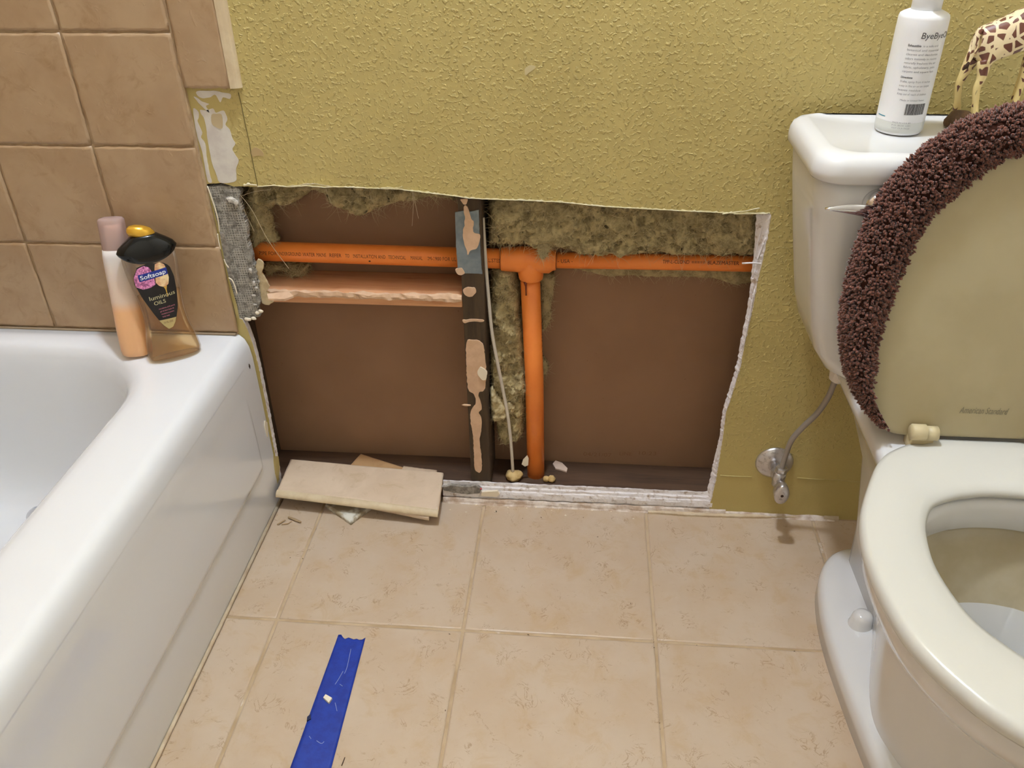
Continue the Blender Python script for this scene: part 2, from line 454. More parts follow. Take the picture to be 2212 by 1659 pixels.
# ---- bare patch beside the tiles, smooth strip and its seam
def crop6(l): return [(380+a/7.373, 150+b/7.373) for a, b in l]
patches = [
    crop6([(330, 345), (500, 338), (650, 340), (760, 370), (870, 390), (860, 470), (750, 440), (710, 525), (670, 460), (620, 400), (560, 440), (480, 455), (400, 450), (345, 410)]),
    crop6([(285, 430), (340, 450), (400, 500), (480, 530), (530, 550), (480, 580), (525, 660), (520, 680), (430, 600), (360, 530)]),
    crop6([(390, 640), (480, 650), (590, 620), (640, 690), (750, 650), (800, 720), (820, 800), (790, 880), (860, 960), (900, 1100), (950, 1180), (900, 1260), (940, 1350), (1000, 1450), (965, 1560), (960, 1659), (965, 1760), (880, 1800), (700, 1800), (640, 1659), (580, 1500), (520, 1200), (480, 900), (440, 760), (400, 700)]),
    crop6([(280, 620), (360, 680), (360, 780), (345, 830), (420, 1000), (400, 1080), (470, 1180), (490, 1380), (540, 1659), (575, 1790), (520, 1790), (480, 1659), (420, 1300), (350, 1100), (300, 850)]),
]
for pp in patches: wallslab('bare_patch', pp, 0.0, -0.0005, WHITE_BOARD, wall_back, 0.0006)
wallslab('paint_island', crop6([(570, 720), (640, 705), (730, 720), (750, 900), (720, 945), (650, 920), (575, 860)]), -0.0004, -0.0009, mat('tan_paint_island', (196, 176, 138), 0.6), wall_back)
seam = [at(a, b, Y=-0.0002) for a, b in ((515, 200), (522, 230), (529, 265), (537, 300), (543, 335), (549, 365), (557, 402))]
obj('paint_seam', *tube(spline(seam, 4), 0.0007, 5), mat('dark_seam', (120, 106, 62), 0.8), wall_back)
wallslab('dent', [(543, 326), (552, 318), (566, 326), (570, 337), (556, 336), (546, 338)], 0.0, -0.0006, mat('dent_tan', (186, 160, 112), 0.7), wall_back)
# scuff, torn paper and fibre edge of the opening
wallslab('scuff', [(1133, 150), (1140, 143), (1150, 141), (1158, 145), (1150, 152), (1141, 158), (1135, 163)], 0.0, -0.0003, mat('scuff_grey', (206, 190, 142), 0.7), wall_back, 0.0006)
def flap(px, wid, curl, seed):
    rnd = random.Random(seed); pts = [at(a, b, Y=-0.001) for a, b in px]; pts = spline(pts, 5)
    v = []; f = []
    for i, p in enumerate(pts):
        w = wid*(0.5+0.8*noise.noise(Vector((i*0.5, seed, 0.3)))+0.3)
        for k in range(4):
            t = k/3
            v.append((p.x+rnd.uniform(-0.0006, 0.0006), p.y-0.002*math.sin(t*2.6)*curl-0.0004, p.z-0.0008+w*t*math.cos(t*curl*0.7)))
    for i in range(len(pts)-1):
        for k in range(3):
            a = i*4+k; f.append((a, a+1, a+5, a+4))
    o = obj('torn_paper', v, f, PAPER, wall_back, smooth=True)
    s = o.modifiers.new('thick', 'SOLIDIFY'); s.thickness = 0.0006
flap([(527, 402), (540, 399), (556, 401)], 0.006, 1.2, 1)
flap([(622, 402), (640, 400), (668, 397)], 0.006, 1.6, 2)
flap([(666, 398), (680, 396), (700, 399), (722, 403)], 0.008, 2.2, 3)
flap([(822, 406), (838, 404), (852, 406)], 0.006, 1.9, 4)
flap([(848, 408), (860, 405), (870, 403)], 0.005, 1.4, 5)
flap([(890, 412), (905, 412), (925, 416)], 0.003, 1.2, 6)
flap([(1195, 436), (1208, 434), (1222, 438)], 0.004, 1.2, 7)
flap([(1560, 462), (1590, 458), (1640, 450)], 0.003, 1.0, 8)
flap([(1585, 462), (1620, 462), (1660, 461)], 0.004, 0.8, 9)
def edge_strip(px, w, y, m, seed, side):
    a = ragged([xz(*q) for q in px], 0.0006, 0.003, False, seed)
    v = []; f = []
    for i, (x, z) in enumerate(a):
        ww = w*(0.35+0.65*abs(noise.noise(Vector((x*220, z*220, seed)))*2))
        dx, dz = side
        v += [(x, y-0.0005, z), (x+dx*ww, y-0.0002, z+dz*ww)]
    f = [(2*i, 2*i+1, 2*i+3, 2*i+2) for i in range(len(a)-1)]
    o = obj('torn_edge', v, f, m, wall_back)
    s = o.modifiers.new('thick', 'SOLIDIFY'); s.thickness = 0.0004
edge_strip(top_edge[4:], 0.0028, 0.0, PAPER, 1.0, (0, 1))
edge_strip(right_edge, 0.0018, 0.0, GYPSUM, 5.0, (1, 0))
# small plaster slivers hanging at the right cut
for px, w in (([(1656, 514), (1650, 522), (1642, 545), (1636, 560)], 0.0018), ([(1603, 569), (1625, 568), (1646, 570)], 0.0014), ([(1646, 490), (1636, 530), (1630, 560), (1626, 600)], 0.0008), ([(1630, 625), (1618, 690), (1606, 750)], 0.0008)):
    obj('plaster_sliver', *tube(spline([at(a, b, Y=0.002 if a > 1625 else -0.003) for a, b in px], 5), w, 6), GYPSUM, wall_back, smooth=True)
# crumbly lumps along the lower right cut edge
rnd = random.Random(5)
v = []; f = []
for k in range(260):
    i = rnd.random(); i = i**0.6
    j = i*(len(right_edge)-1); a = int(min(j, len(right_edge)-2)); t = j-a
    px = (right_edge[a][0]*(1-t)+right_edge[a+1][0]*t, right_edge[a][1]*(1-t)+right_edge[a+1][1]*t)
    p = at(*px, Y=rnd.uniform(0.0, TH)); r = rnd.uniform(0.0008, 0.0026)
    n0 = len(v); p = p+Vector((rnd.uniform(-0.003, 0.001), 0, 0))
    for d in ((1, 0, 0), (-1, 0, 0), (0, 1, 0), (0, -1, 0), (0, 0, 1.6), (0, 0, -1.6)):
        v.append(p+Vector(d)*r*rnd.uniform(0.6, 1.3))
    f += [tuple(n0+q for q in t) for t in ((0, 2, 4), (2, 1, 4), (1, 3, 4), (3, 0, 4), (2, 0, 5), (1, 2, 5), (3, 1, 5), (0, 3, 5))]
o = obj('gypsum_crumbs', v, f, GYPSUM, wall_back); o['kind'] = 'stuff'

# old baseboard caulk ridge on the wall right of the opening
def ridge(px, r):
    obj('caulk_ridge', *tube(spline([at(a, b, Y=-0.0003) for a, b in px], 6), r, 6), OLIVE, wall_back, smooth=True)
ridge([(1556, 1027), (1590, 1029), (1625, 1030)], 0.0013)
ridge([(1722, 1032), (1760, 1035), (1800, 1036), (1860, 1041), (1960, 1046)], 0.0013)

# cement backer board strip between tiles and opening
bb = [(440, 404), (478, 402), (505, 402), (520, 412), (516, 430), (524, 455), (532, 490), (535, 520), (541, 545), (549, 575), (556, 600), (560, 625), (562, 650), (556, 668), (560, 684), (548, 690), (517, 686), (500, 690), (490, 620), (470, 520), (455, 450)]
polyb = ragged([xz(a, b, 0.001) for a, b in bb], 0.0030, 0.003)
v, f = slab(polyb, lambda a, b: (a, 0.0010, b), lambda a, b: (a, TH, b))
backer = obj('backer_board', v, f, CEMENT, wall_back)
backer['label'] = 'grey mesh-faced cement backer board strip'
# skim of grey mortar and white lumps on it
def blob(name, c, r, m, parent, seed, sq=(1, 1, 1), n=2, amp=0.35, freq=1.6):
    bm = bmesh.new(); bmesh.ops.create_icosphere(bm, subdivisions=n, radius=1.0)
    for q in bm.verts:
        k = 1+amp*noise.noise(q.co*freq+Vector((seed*3.7, seed, 0)))
        q.co = Vector((q.co.x*sq[0], q.co.y*sq[1], q.co.z*sq[2]))*k*r+Vector(c)
    me = bpy.data.meshes.new(name); bm.to_mesh(me); bm.free(); me.materials.append(m)
    for p in me.polygons: p.use_smooth = True
    return link(bpy.data.objects.new(name, me), parent)
SKIM = mat('grey_thinset', (166, 157, 144), 0.9, col2=(124, 116, 106), nscale=120, bump=0.9, bscale=260, bdist=0.002)
obj('thinset_skim', *slab(ragged([xz(a, b) for a, b in ((474, 500), (484, 505), (492, 530), (498, 560), (497, 580), (505, 600), (502, 615), (492, 600), (484, 560), (476, 525))], 0.001), lambda a, b: (a, 0.0012, b), lambda a, b: (a, -0.0006, b)), SKIM, wall_back)
for k, (px, r, sq) in enumerate((((500, 432), 0.006, (1.5, .5, 1)), ((510, 438), 0.005, (1, .6, 1.2)), ((493, 430), 0.004, (1.2, .6, .8)), ((541, 585), 0.004, (1, .6, 1.3)), ((549, 612), 0.004, (.8, .6, 1.4)), ((553, 622), 0.003, (1.3, .6, 1)), ((548, 638), 0.003, (1.5, .6, .7)), ((551, 658), 0.003, (1.4, .6, .6)))):
    blob('mortar_lump', at(*px, Y=-0.0005), r*0.8, mat('mortar_lump_%d' % k, (206, 198, 186), 0.9, bump=0.8, bscale=300) if k == 0 else bpy.data.materials['mortar_lump_0'], wall_back, k+1, sq, 3, 0.6, 2.6)
for k, px in enumerate(((563, 672), (556, 676), (548, 688), (538, 690), (533, 689))):
    blob('white_crumb', at(*px, Y=-0.002), 0.0035, CHIP, wall_back, k+20, (1.3, .7, .9), 2, 0.6, 2.2)
# paper-thin paint curls along the cut tile edge
for px in ([(448, 402), (458, 430), (470, 470), (474, 500)], [(470, 505), (472, 520), (476, 538)], [(484, 560), (488, 570), (494, 578)], [(494, 600), (502, 606), (508, 620), (512, 635)]):
    obj('paint_curl', *tube(spline([at(a, b, Y=-0.004) for a, b in px], 4), 0.0011, 5), CHIP, wall_back, smooth=True)
wallslab('olive_strip', [(447, 405), (459, 440), (472, 490), (484, 555), (496, 605), (512, 660), (518, 690), (512, 690), (500, 640), (480, 555), (466, 480)], 0.0, -0.0012, OLIVE, wall_back, 0.0005)
# beige paper layer edge right of the board
wallslab('paper_layer', [(556, 560), (570, 570), (566, 590), (574, 605), (582, 620), (576, 630), (590, 652), (580, 660), (566, 655), (562, 640), (558, 610), (548, 580)], 0.010, 0.006, mat('beige_layer', (206, 186, 146), 0.8, col2=(186, 162, 124), nscale=80), wall_back, 0.0022, 0.006)

# gypsum left standing along the floor under the opening
def strip_profile(xa, xb, n, prof, name, m, parent, amp, seed, closed=True):
    rings = []
    for i in range(n+1):
        x = xa+(xb-xa)*i/n
        r = []
        for k, (y, z) in enumerate(prof):
            q = Vector((x*90, k*3.3, seed)); q2 = Vector((x*35, k*1.7, seed+9))
            a = amp*(0.15 if z < 0.003 else 1)
            r.append((x, y+a*0.7*noise.noise(q)+a*noise.noise(q2), max(-0.002, z+a*0.6*noise.noise(q+Vector((5, 5, 5)))+a*noise.noise(q2+Vector((3, 1, 2))))))
        rings.append(r)
    return obj(name, *loft(rings), m, parent)
xr = pr[-1][0]
strip_profile(-0.080, xr+0.004, 190, [(0.0125, -0.002), (0.0125, 0.041), (0.008, 0.042), (0.0075, 0.035), (0.004, 0.0335), (0.0035, 0.0285), (0.0010, 0.027), (-0.0005, 0.022), (-0.001, 0.014), (0.002, 0.012), (0.001, -0.002)], 'gypsum_remnant', GYPSUM, wall_back, 0.0016, 1.0)
strip_profile(-0.080, xr+0.03, 160, [(0.0, -0.002), (0.0, 0.010), (-0.004, 0.009), (-0.0055, 0.005), (-0.007, -0.002)], 'gypsum_ledge', WHITE_CAULK, wall_back, 0.0016, 4.0)
o = wallslab('grey_mortar_smear', [(955, 1050), (975, 1047), (1000, 1050), (1030, 1048), (1040, 1056), (1036, 1064), (1010, 1066), (985, 1063), (960, 1058)], 0.004, -0.0028, SKIM, wall_back, 0.0012)
wallslab('gypsum_flake', [(1041, 1060), (1075, 1058), (1080, 1064), (1074, 1070), (1040, 1068)], 0.0, -0.0045, CHIP, wall_back, 0.0006)
blob('red_speck', at(1039, 1056, Y=-0.003), 0.002, mat('red_speck', (200, 80, 84), 0.6), wall_back, 3)
# strip of old caulk lying along the foot of the wall
strip_profile(-0.07, 0.66, 220, [(-0.0005, -0.0005), (-0.0005, 0.0055), (-0.004, 0.0045), (-0.009, -0.0005)], 'trim_3', WHITE_CAULK, None, 0.0013, 8.0)
struct(bpy.data.objects['trim_3'], 'strip of dusty white caulk along the wall foot')
v, f = slab(ragged([(at(a, b, Z=0.004).x, at(a, b, Z=0.004).y) for a, b in ((1400, 1098), (1550, 1104), (1700, 1108), (1780, 1110), (1778, 1117), (1600, 1116), (1480, 1112), (1400, 1106))], 0.0008), lambda a, b: (a, b, 0.004), lambda a, b: (a, b, -0.001))
tag(obj('caulk_strip', v, f, CAULK), 'long cream caulk strip peeled off at the wall foot below the valve', 'caulk strip')
v, f = slab([(at(a, b, Z=0.005).x, at(a, b, Z=0.005).y) for a, b in ((1781, 1110), (1812, 1112), (1812, 1122), (1780, 1119))], lambda a, b: (a, b, 0.006), lambda a, b: (a, b, -0.001))
tag(obj('caulk_piece', v, f, CAULK), 'short cream caulk piece on the floor beside the toilet foot', 'caulk piece')
o = obj('trim_4', *tube([(-0.3985, -0.004, 0.0005), (-0.3985, -0.6, 0.0005), (-0.3985, -1.5, 0.0005)], 0.0034, 8), CAULK, None, True); struct(o, 'cream caulk line between tub and floor tiles')
# ================================================================ framing in the stud bay
ZP = 0.030
tag(bevel(obj('sole_plate', *box(XL, XR, TH+0.0002, YB-0.0005, -0.008, ZP), PLATEWOOD), 0.003), 'dark wooden sole plate lying along the floor of the stud bay', 'wood plate')
stud = thing('stud', 'dark wooden wall stud with plaster smears and steel plate', 'stud', (-0.006, 0.05, ZP))
SX0, SX1 = -0.0258, 0.0118
bevel(obj('timber', *box(SX0, SX1, TH+0.0004, YB-0.0005, ZP+0.0002, CEIL-0.001), STUDWOOD, stud), 0.002)
YS = TH
def studslab(name, px, th, m, rg=0.0014):
    poly = [(q.x, q.y) for q in spline([(*xz(a, b, YS), 0) for a, b in px], 4, True)] if name != 'nail_plate' else [xz(a, b, YS) for a, b in px]
    poly = ragged(poly, rg, 0.003)
    return obj(name, *slab(poly, lambda a, b: (a, YS+0.0005, b), lambda a, b: (a, YS-th, b)), m, stud)
plate = studslab('nail_plate', [(983, 458), (1000, 455), (1012, 457), (1034, 453), (1036, 500), (1039, 560), (1042, 591), (1020, 590), (990, 589), (986, 540)], 0.0016, STEEL, 0.0006)
plate['label'] = 'blue grey steel nail plate'
for px, th in (([(1003, 447), (1010, 446), (1018, 470), (1024, 480), (1022, 500), (1036, 505), (1036, 520), (1030, 535), (1018, 540), (1012, 550), (1008, 540), (1002, 520), (1000, 500), (1004, 480)], 0.0026),
               ([(996, 430), (1010, 430), (1009, 438), (1004, 441), (998, 436)], 0.002),
               ([(1000, 625), (1012, 620), (1026, 622), (1028, 630), (1018, 640), (1006, 636)], 0.002), ([(985, 580), (998, 578), (1004, 588), (996, 593), (988, 590)], 0.0025),
               ([(1002, 690), (1042, 690), (1042, 694), (1020, 694), (1004, 697)], 0.0015),
               ([(1008, 740), (1020, 734), (1040, 738), (1047, 760), (1050, 800), (1048, 838), (1036, 846), (1034, 855), (1041, 880), (1034, 890), (1040, 905), (1040, 930), (1036, 950), (1040, 985), (1041, 1010), (1036, 1020), (1026, 1012), (1024, 980), (1022, 940), (1016, 905), (1018, 885), (1028, 870), (1024, 850), (1012, 840), (1008, 800)], 0.002)):
    studslab('plaster_smear', px, th, PLASTER)
blob('plaster_drip', at(1008, 875, Y=YS-0.001), 0.004, PLASTER, stud, 4, (2.2, .5, .5))
studslab('paint_chip', [(1032, 800), (1040, 791), (1052, 802), (1050, 816), (1042, 818), (1034, 808)], 0.0042, CHIP)
# blocking board between tub end and stud
blk = thing('blocking_board', 'orange pine blocking board with plaster crumbs between backer and stud', 'wood board', (-0.22, 0.05, 0.416))
bevel(obj('board', *box(-0.52, SX0-0.0006, TH+0.001, YB-0.0006, 0.416, 0.4375), BLOCKWOOD, blk), 0.0025)
strip_profile(-0.385, SX0-0.001, 160, [(TH+0.006, 0.436), (TH+0.004, 0.4395), (TH-0.001, 0.438), (TH-0.002, 0.433), (TH-0.001, 0.4285), (TH+0.003, 0.428)], 'plaster_crust', PLASTER, blk, 0.0034, 2.0)
obj('plaster_smear', *slab(ragged([(at(a, b, Z=0.4378).x, at(a, b, Z=0.4378).y) for a, b in ((577, 636), (600, 634), (625, 632), (634, 641), (615, 648), (580, 647))], 0.001), lambda a, b: (a, b, 0.4395), lambda a, b: (a, b, 0.436)), PLASTER, blk)
# left stud behind the tile edge
tag(bevel(obj('stud', *box(-0.470, -0.432, TH+0.0004, YB-0.0005, ZP, CEIL-0.001), STUDWOOD), 0.002), 'shadowed wall stud behind the backer board strip', 'stud')

# ================================================================ sprinkler pipes
YP = 0.056
pz = 0.4905
R1, R2 = 0.0168, 0.0134
px_v = at(1150, 830, Y=YP).x
pipe = thing('sprinkler_pipe', 'orange plastic sprinkler pipe with tee and downward branch', 'pipe', (px_v, YP, 0.02))
zL = at(700, 546.5, Y=YP).z
tz = at(1148, 561, Y=YP).z
zR = at(1400, 562.5, Y=YP).z
def hz(x): return zL+(tz-zL)*(x+0.27)/(px_v+0.27)
xs0 = -0.60; xt0 = at(1083, 560, Y=YP).x; xt1 = at(1201, 563, Y=YP).x
obj('run_pipe', *tube([(xs0, YP, hz(xs0)), (-0.2, YP, hz(-0.2)), (xt0+0.01, YP, hz(xt0))], R1, 40), ORANGE, pipe, True)
obj('reduced_pipe', *tube([(xt1-0.01, YP, tz), (xt1+0.2, YP, (tz+zR)/2), (1.0, YP, zR)], R2, 36), ORANGE, pipe, True)
xb_bot = at(1158, 1030, Y=YP).x
obj('branch_pipe', *tube([(px_v-0.004, YP, tz-0.03), ((px_v+xb_bot)/2, YP, 0.25), (xb_bot, YP, -0.005)], R1, 40), ORANGE, pipe, True)
tee = obj('tee', *tube([(xt0-0.0004, YP, hz(xt0)), (xt0, YP, hz(xt0)), (xt0+0.002, YP, hz(xt0)), (xt0+0.022, YP, tz), (xt0+0.03, YP, tz), (px_v+0.028, YP, tz), (px_v+0.034, YP, tz), (xt1-0.002, YP, tz), (xt1, YP, tz), (xt1+0.0004, YP, tz)], [R1, 0.0198, 0.0205, 0.0208, 0.022, 0.022, 0.0178, 0.0170, 0.0162, R2], 40), ORANGE, pipe, True)
zt2 = at(1148, 612, Y=YP-0.02).z
obj('tee_branch', *tube([(px_v-0.0035, YP, tz), (px_v-0.003, YP, tz-0.02), (px_v-0.0025, YP, zt2+0.003), (px_v-0.0025, YP, zt2), (px_v-0.0025, YP, zt2-0.0004)], [0.0222, 0.0222, 0.0207, 0.0200, R1], 40), ORANGE, tee, True)
# solvent drip under the tee and rings at the sockets
dp = at(1136, 619, Y=YP-R1).x
obj('solvent_drip', *tube([(dp-0.001, YP-R1*0.98, zt2+0.001), (dp, YP-R1*1.0, zt2-0.008), (dp+0.0003, YP-R1*1.0, zt2-0.020), (dp+0.0003, YP-R1*1.0, zt2-0.024)], [0.0032, 0.0014, 0.0010, 0.0014], 8), CEMENT_DRIP, pipe, True)
obj('solvent_ring', *tube([(xt1+0.0003, YP, tz), (xt1+0.0011, YP, tz)], R2+0.0012, 36), CEMENT_DRIP, pipe)
obj('solvent_ring', *tube([(xt0-0.0011, YP, hz(xt0)), (xt0-0.0002, YP, hz(xt0))], R1+0.0012, 36), CEMENT_DRIP, pipe)
def pipetext(s, xa, xb, r, zc, size, m, ang=0.32):
    text_mesh(s, size, m, 'pipe_print', pipe, lambda u, w: (xa+u, YP-(r+0.0002)*math.cos(ang+w/r), zc(xa+u)+(r+0.0002)*math.sin(ang+w/r)), xb-xa)
def pxX(x, y): return at(x, y, Y=YP-R1).x
segs = [('PIPE FOR', 560, 598), ('UNDERGROUND', 600, 650), ('WATER', 653, 680), ('MAINS', 683, 704), ('REFER', 711, 737), ('TO', 745, 754), ('INSTALLATION AND', 762, 832), ('TECHNICAL', 838, 876), ('MANUAL', 886, 912), ('IM-1900 FOR UL', 923, 985), ('LISTED', 1055, 1083)]
for s, a, b in segs: pipetext(s, pxX(a, 548), pxX(b, 550), R1, hz, 0.0085, PRINT, 0.05)
zc2 = lambda x: tz+(zR-tz)*min(1, max(0, (x-xt1)/0.2))
for s, a, b, m in (('- USA -', 1205, 1237, PRINT), ('TPP-L-CLOND', 1432, 1490, PRINT), ('=====', 1495, 1524, PRINT), ('BLAZEMASTER', 1530, 1598, PRINT)):
    pipetext(s, at(a, 560, Y=YP-R2).x, at(b, 560, Y=YP-R2).x, R2, zc2, 0.0085, m, 0.12)
text_mesh('BLAZEMASTER  TPP-L-CLOND  BLAZEMASTER  TPP-L-CLOND', 0.006, PRINT, 'pipe_print', pipe, lambda u, w: (px_v-0.001+(xb_bot-px_v)*(0.44-u)/0.44*-1*0+(px_v*0)+ (xb_bot-px_v)*u/0.40*1.0+(R1+0.0002)*math.sin(1.22+w/R1), YP-(R1+0.0002)*math.cos(1.22+w/R1), zt2-0.01-u), 0.36)
blob('print_dot', (pxX(798, 562), YP-R1*0.97, hz(-0.2)-0.005), 0.0013, PRINT, pipe, 2, (1.5, .4, 1))

# ================================================================ mineral wool
def inside(poly, x, z):
    c = False; n = len(poly); j = n-1
    for i in range(n):
        if (poly[i][1] > z) != (poly[j][1] > z) and x < (poly[j][0]-poly[i][0])*(z-poly[i][1])/(poly[j][1]-poly[i][1])+poly[i][0]: c = not c
        j = i
    return c
def edist(poly, x, z):
    d = 9; p = Vector((x, z))
    for i in range(len(poly)):
        a = Vector(poly[i]); b = Vector(poly[(i+1) % len(poly)]); ab = b-a
        t = max(0, min(1, (p-a).dot(ab)/max(1e-12, ab.length_squared))); d = min(d, (p-a-ab*t).length)
    return d
def wool(name, label, poly, yback, thick, res, amp, seed, nf, flen=0.016, edge=0.02, top_open=False):
    """a lump of mineral wool: puffed front over a traced outline, flat back, loose fibres standing off it"""
    rnd = random.Random(seed)
    xs = [p[0] for p in poly]; zs = [p[1] for p in poly]
    x0, x1, z0, z1 = min(xs), max(xs), min(zs), max(zs)
    nx = int((x1-x0)/res)+1; nz = int((z1-z0)/res)+1
    idx = {}; v = []; f = []; front = []
    for i in range(nx+1):
        for j in range(nz+1):
            x = x0+i*res; z = z0+j*res
            q = Vector((x*60, z*60, seed))
            jx = x+0.004*noise.noise(q); jz = z+0.004*noise.noise(q+Vector((7, 3, 1)))
            if not inside(poly, jx, jz): continue
            d = edist(poly, jx, jz)
            k = min(1.0, d/edge); k = math.sqrt(k*(2-k))
            h = thick*k
            b = noise.fractal(Vector((x*34, z*34, seed*1.3)), 0.9, 2.1, 5)
            w = 1-abs(noise.noise(Vector((x*95+2*b, z*95, seed*2.1+b))))
            h *= 1+amp*b+amp*0.55*(w-0.75)*2
            h += thick*amp*0.25*noise.noise(Vector((x*260, z*260, seed)))*k
            y = yback-max(0.001, h)
            idx[i, j] = len(v); v.append((jx, y, jz)); front.append((jx, y, jz))
    n = len(v)
    v += [(p[0], yback, p[2]) for p in v]
    cnt = {}
    for (i, j) in list(idx):
        if all(q in idx for q in ((i+1, j), (i+1, j+1), (i, j+1))):
            a = (idx[i, j], idx[i+1, j], idx[i+1, j+1], idx[i, j+1]); f.append(a)
            for e in range(4):
                k2 = (a[e], a[(e+1) % 4]); cnt[k2] = 1
    f += [tuple(n+q for q in reversed(a)) for a in f]
    for (a, b) in list(cnt):
        if (b, a) not in cnt: f.append((b, a, n+a, n+b))
    root = obj(name, v, f, WOOL, None, True)
    tag(root, label, 'insulation')
    fv = []; ff = []
    for k in range(nf):
        p = Vector(front[rnd.randrange(n)])
        d = Vector((rnd.gauss(0, 1), rnd.gauss(-0.35, 0.35), rnd.gauss(-0.1, 1))).normalized()
        c = Vector((rnd.gauss(0, 1), rnd.gauss(-0.2, 0.3), rnd.gauss(0, 1))).normalized()
        L = flen*rnd.uniform(0.4, 1.3); wd = rnd.uniform(0.00012, 0.00030)
        s = d.cross(Vector((0, 1, 0.01))).normalized()*wd
        base = len(fv)
        for t in (0, 0.33, 0.66, 1.0):
            q = p+d*L*t+c*L*0.5*t*t+Vector((0, -0.001, 0))
            if q.y > YB-0.001: q.y = YB-0.001
            ww = s*(1.0-0.6*t); fv += [q-ww, q+ww]
        ff += [(base+2*e, base+2*e+1, base+2*e+3, base+2*e+2) for e in range(3)]
    o = obj('loose_fibres', fv, ff, FIBRE, root); o['kind'] = 'stuff'
    return root
P = lambda pts, Y: [xz(a, b, Y) for a, b in pts]
up = [(SX1+0.001, 0.68), (0.62, 0.68)]
wool('insulation_batt', 'thick mineral wool batt above the orange pipe right of the stud',
     P([(1047, 300), (1800, 300), (1760, 520), (1660, 564), (1610, 564), (1560, 567), (1500, 565), (1450, 562), (1400, 564), (1340, 568), (1290, 569), (1240, 562), (1205, 552), (1180, 551), (1172, 562), (1160, 552), (1135, 545), (1105, 545), (1085, 545), (1066, 540), (1047, 542)], 0.038), YB-0.001, 0.072, 0.0036, 0.26, 3, 3600, 0.018, 0.03)
wool('insulation_fringe', 'thin wool fringe hanging below the right hand orange pipe',
     P([(1210, 560), (1300, 560), (1450, 560), (1700, 560), (1700, 612), (1640, 612), (1585, 618), (1540, 604), (1480, 602), (1420, 602), (1360, 598), (1310, 601), (1270, 592), (1240, 583)], 0.085), YB-0.001, 0.022, 0.0034, 0.35, 8, 900, 0.012, 0.012)
wool('insulation_strip', 'upright wool strip between the stud and the orange branch pipe',
     P([(1062, 570), (1110, 572), (1120, 600), (1124, 640), (1126, 680), (1132, 710), (1138, 740), (1134, 770), (1138, 800), (1142, 840), (1138, 870), (1136, 900), (1134, 930), (1132, 945), (1118, 950), (1108, 962), (1090, 966), (1078, 955), (1070, 930), (1066, 890), (1060, 850), (1056, 800), (1054, 740), (1053, 680), (1054, 620)], 0.06), YB-0.001, 0.052, 0.0030, 0.3, 5, 1500, 0.012, 0.016)
wool('insulation_scrap', 'ragged wool scrap behind the right side of the branch pipe',
     P([(1160, 585), (1200, 590), (1198, 630), (1192, 660), (1190, 700), (1178, 716), (1166, 718), (1164, 660)], 0.085), YB-0.001, 0.022, 0.003, 0.4, 11, 500, 0.012, 0.012)
wool('insulation_wisp', 'small faint wool wisp low beside the branch pipe',
     P([(1164, 770), (1178, 775), (1186, 795), (1180, 815), (1168, 822), (1160, 800)], 0.09), YB-0.001, 0.012, 0.003, 0.4, 12, 160, 0.012, 0.01)
wool('insulation_tuft', 'shadowed wool hanging from the top left of the wall opening',
     P([(500, 300), (1000, 300), (995, 440), (960, 436), (930, 432), (900, 440), (860, 444), (830, 452), (800, 464), (770, 476), (755, 472), (735, 462), (715, 450), (700, 430), (670, 420), (645, 440), (620, 452), (600, 446), (585, 456), (578, 470), (570, 450), (540, 440), (515, 430)], 0.06), YB-0.001, 0.055, 0.0036, 0.4, 6, 2200, 0.018, 0.025)
wool('insulation_clump', 'wool clump hanging beside the mesh backer board',
     P([(520, 420), (560, 425), (578, 440), (572, 460), (582, 480), (586, 505), (600, 525), (588, 532), (570, 525), (560, 545), (548, 560), (540, 530), (530, 480)], 0.05), 0.075, 0.030, 0.003, 0.4, 7, 800, 0.014, 0.014)
wool('insulation_clump', 'wool clump resting on the blocking board under the orange pipe',
     P([(560, 570), (600, 572), (640, 576), (668, 572), (664, 590), (656, 605), (640, 606), (620, 596), (600, 590), (585, 600), (578, 615), (570, 600)], 0.07), YB-0.002, 0.030, 0.003, 0.4, 9, 600, 0.012, 0.012)
# wool curl lapping over the tee
wool('insulation_curl', 'loose wool curl lapping over the orange tee',
     P([(1160, 522), (1182, 516), (1194, 530), (1188, 545), (1182, 555), (1174, 560), (1165, 556), (1160, 545)], YP-0.022), YP-0.021, 0.008, 0.0022, 0.5, 15, 260, 0.012, 0.008)
# torn facing paper on the strip
rnd = random.Random(3)
v = []; f = []
c0 = [xz(a, b, 0.030) for a, b in ((1056, 846), (1064, 840), (1074, 858), (1086, 870), (1100, 876), (1113, 884), (1110, 896), (1098, 902), (1090, 912), (1072, 914), (1060, 908), (1058, 880))]
wp = wool('facing_scrap', 'pale torn facing paper crumpled on the wool strip beside the stud', c0, 0.046, 0.016, 0.0022, 0.55, 21, 120, 0.008, 0.01)
wp.data.materials[0] = mat('torn_facing', (214, 194, 148), 0.9, col2=(170, 148, 104), nscale=70, bump=0.6, bscale=250, bdist=0.002)
# long glass strands in front of the opening
for k, (px, lab) in enumerate((([(518, 420), (545, 455), (580, 520), (624, 580)], 'long pale glass strand slanting across the orange pipe'), ([(521, 440), (535, 470), (549, 500)], 'short pale glass strand beside the mesh board'),
              ([(519, 424), (550, 414), (585, 409)], 'pale glass strand running along the opening top'), ([(890, 412), (893, 440), (890, 488)], 'thin strand hanging straight from the opening top'), ([(893, 415), (898, 445), (904, 472)], 'thin strand hanging aslant from the opening top'), ([(704, 408), (710, 425), (716, 440)], 'tiny strand hanging below the curled paper'))):
    tag(obj('glass_strand', *tube(spline([at(a, b, Y=0.004+0.010*i) for i, (a, b) in enumerate(px)], 5), 0.00045 if k < 2 else 0.00022, 5), GLASSFIBRE), lab, 'fibre', 'loose glass strands')

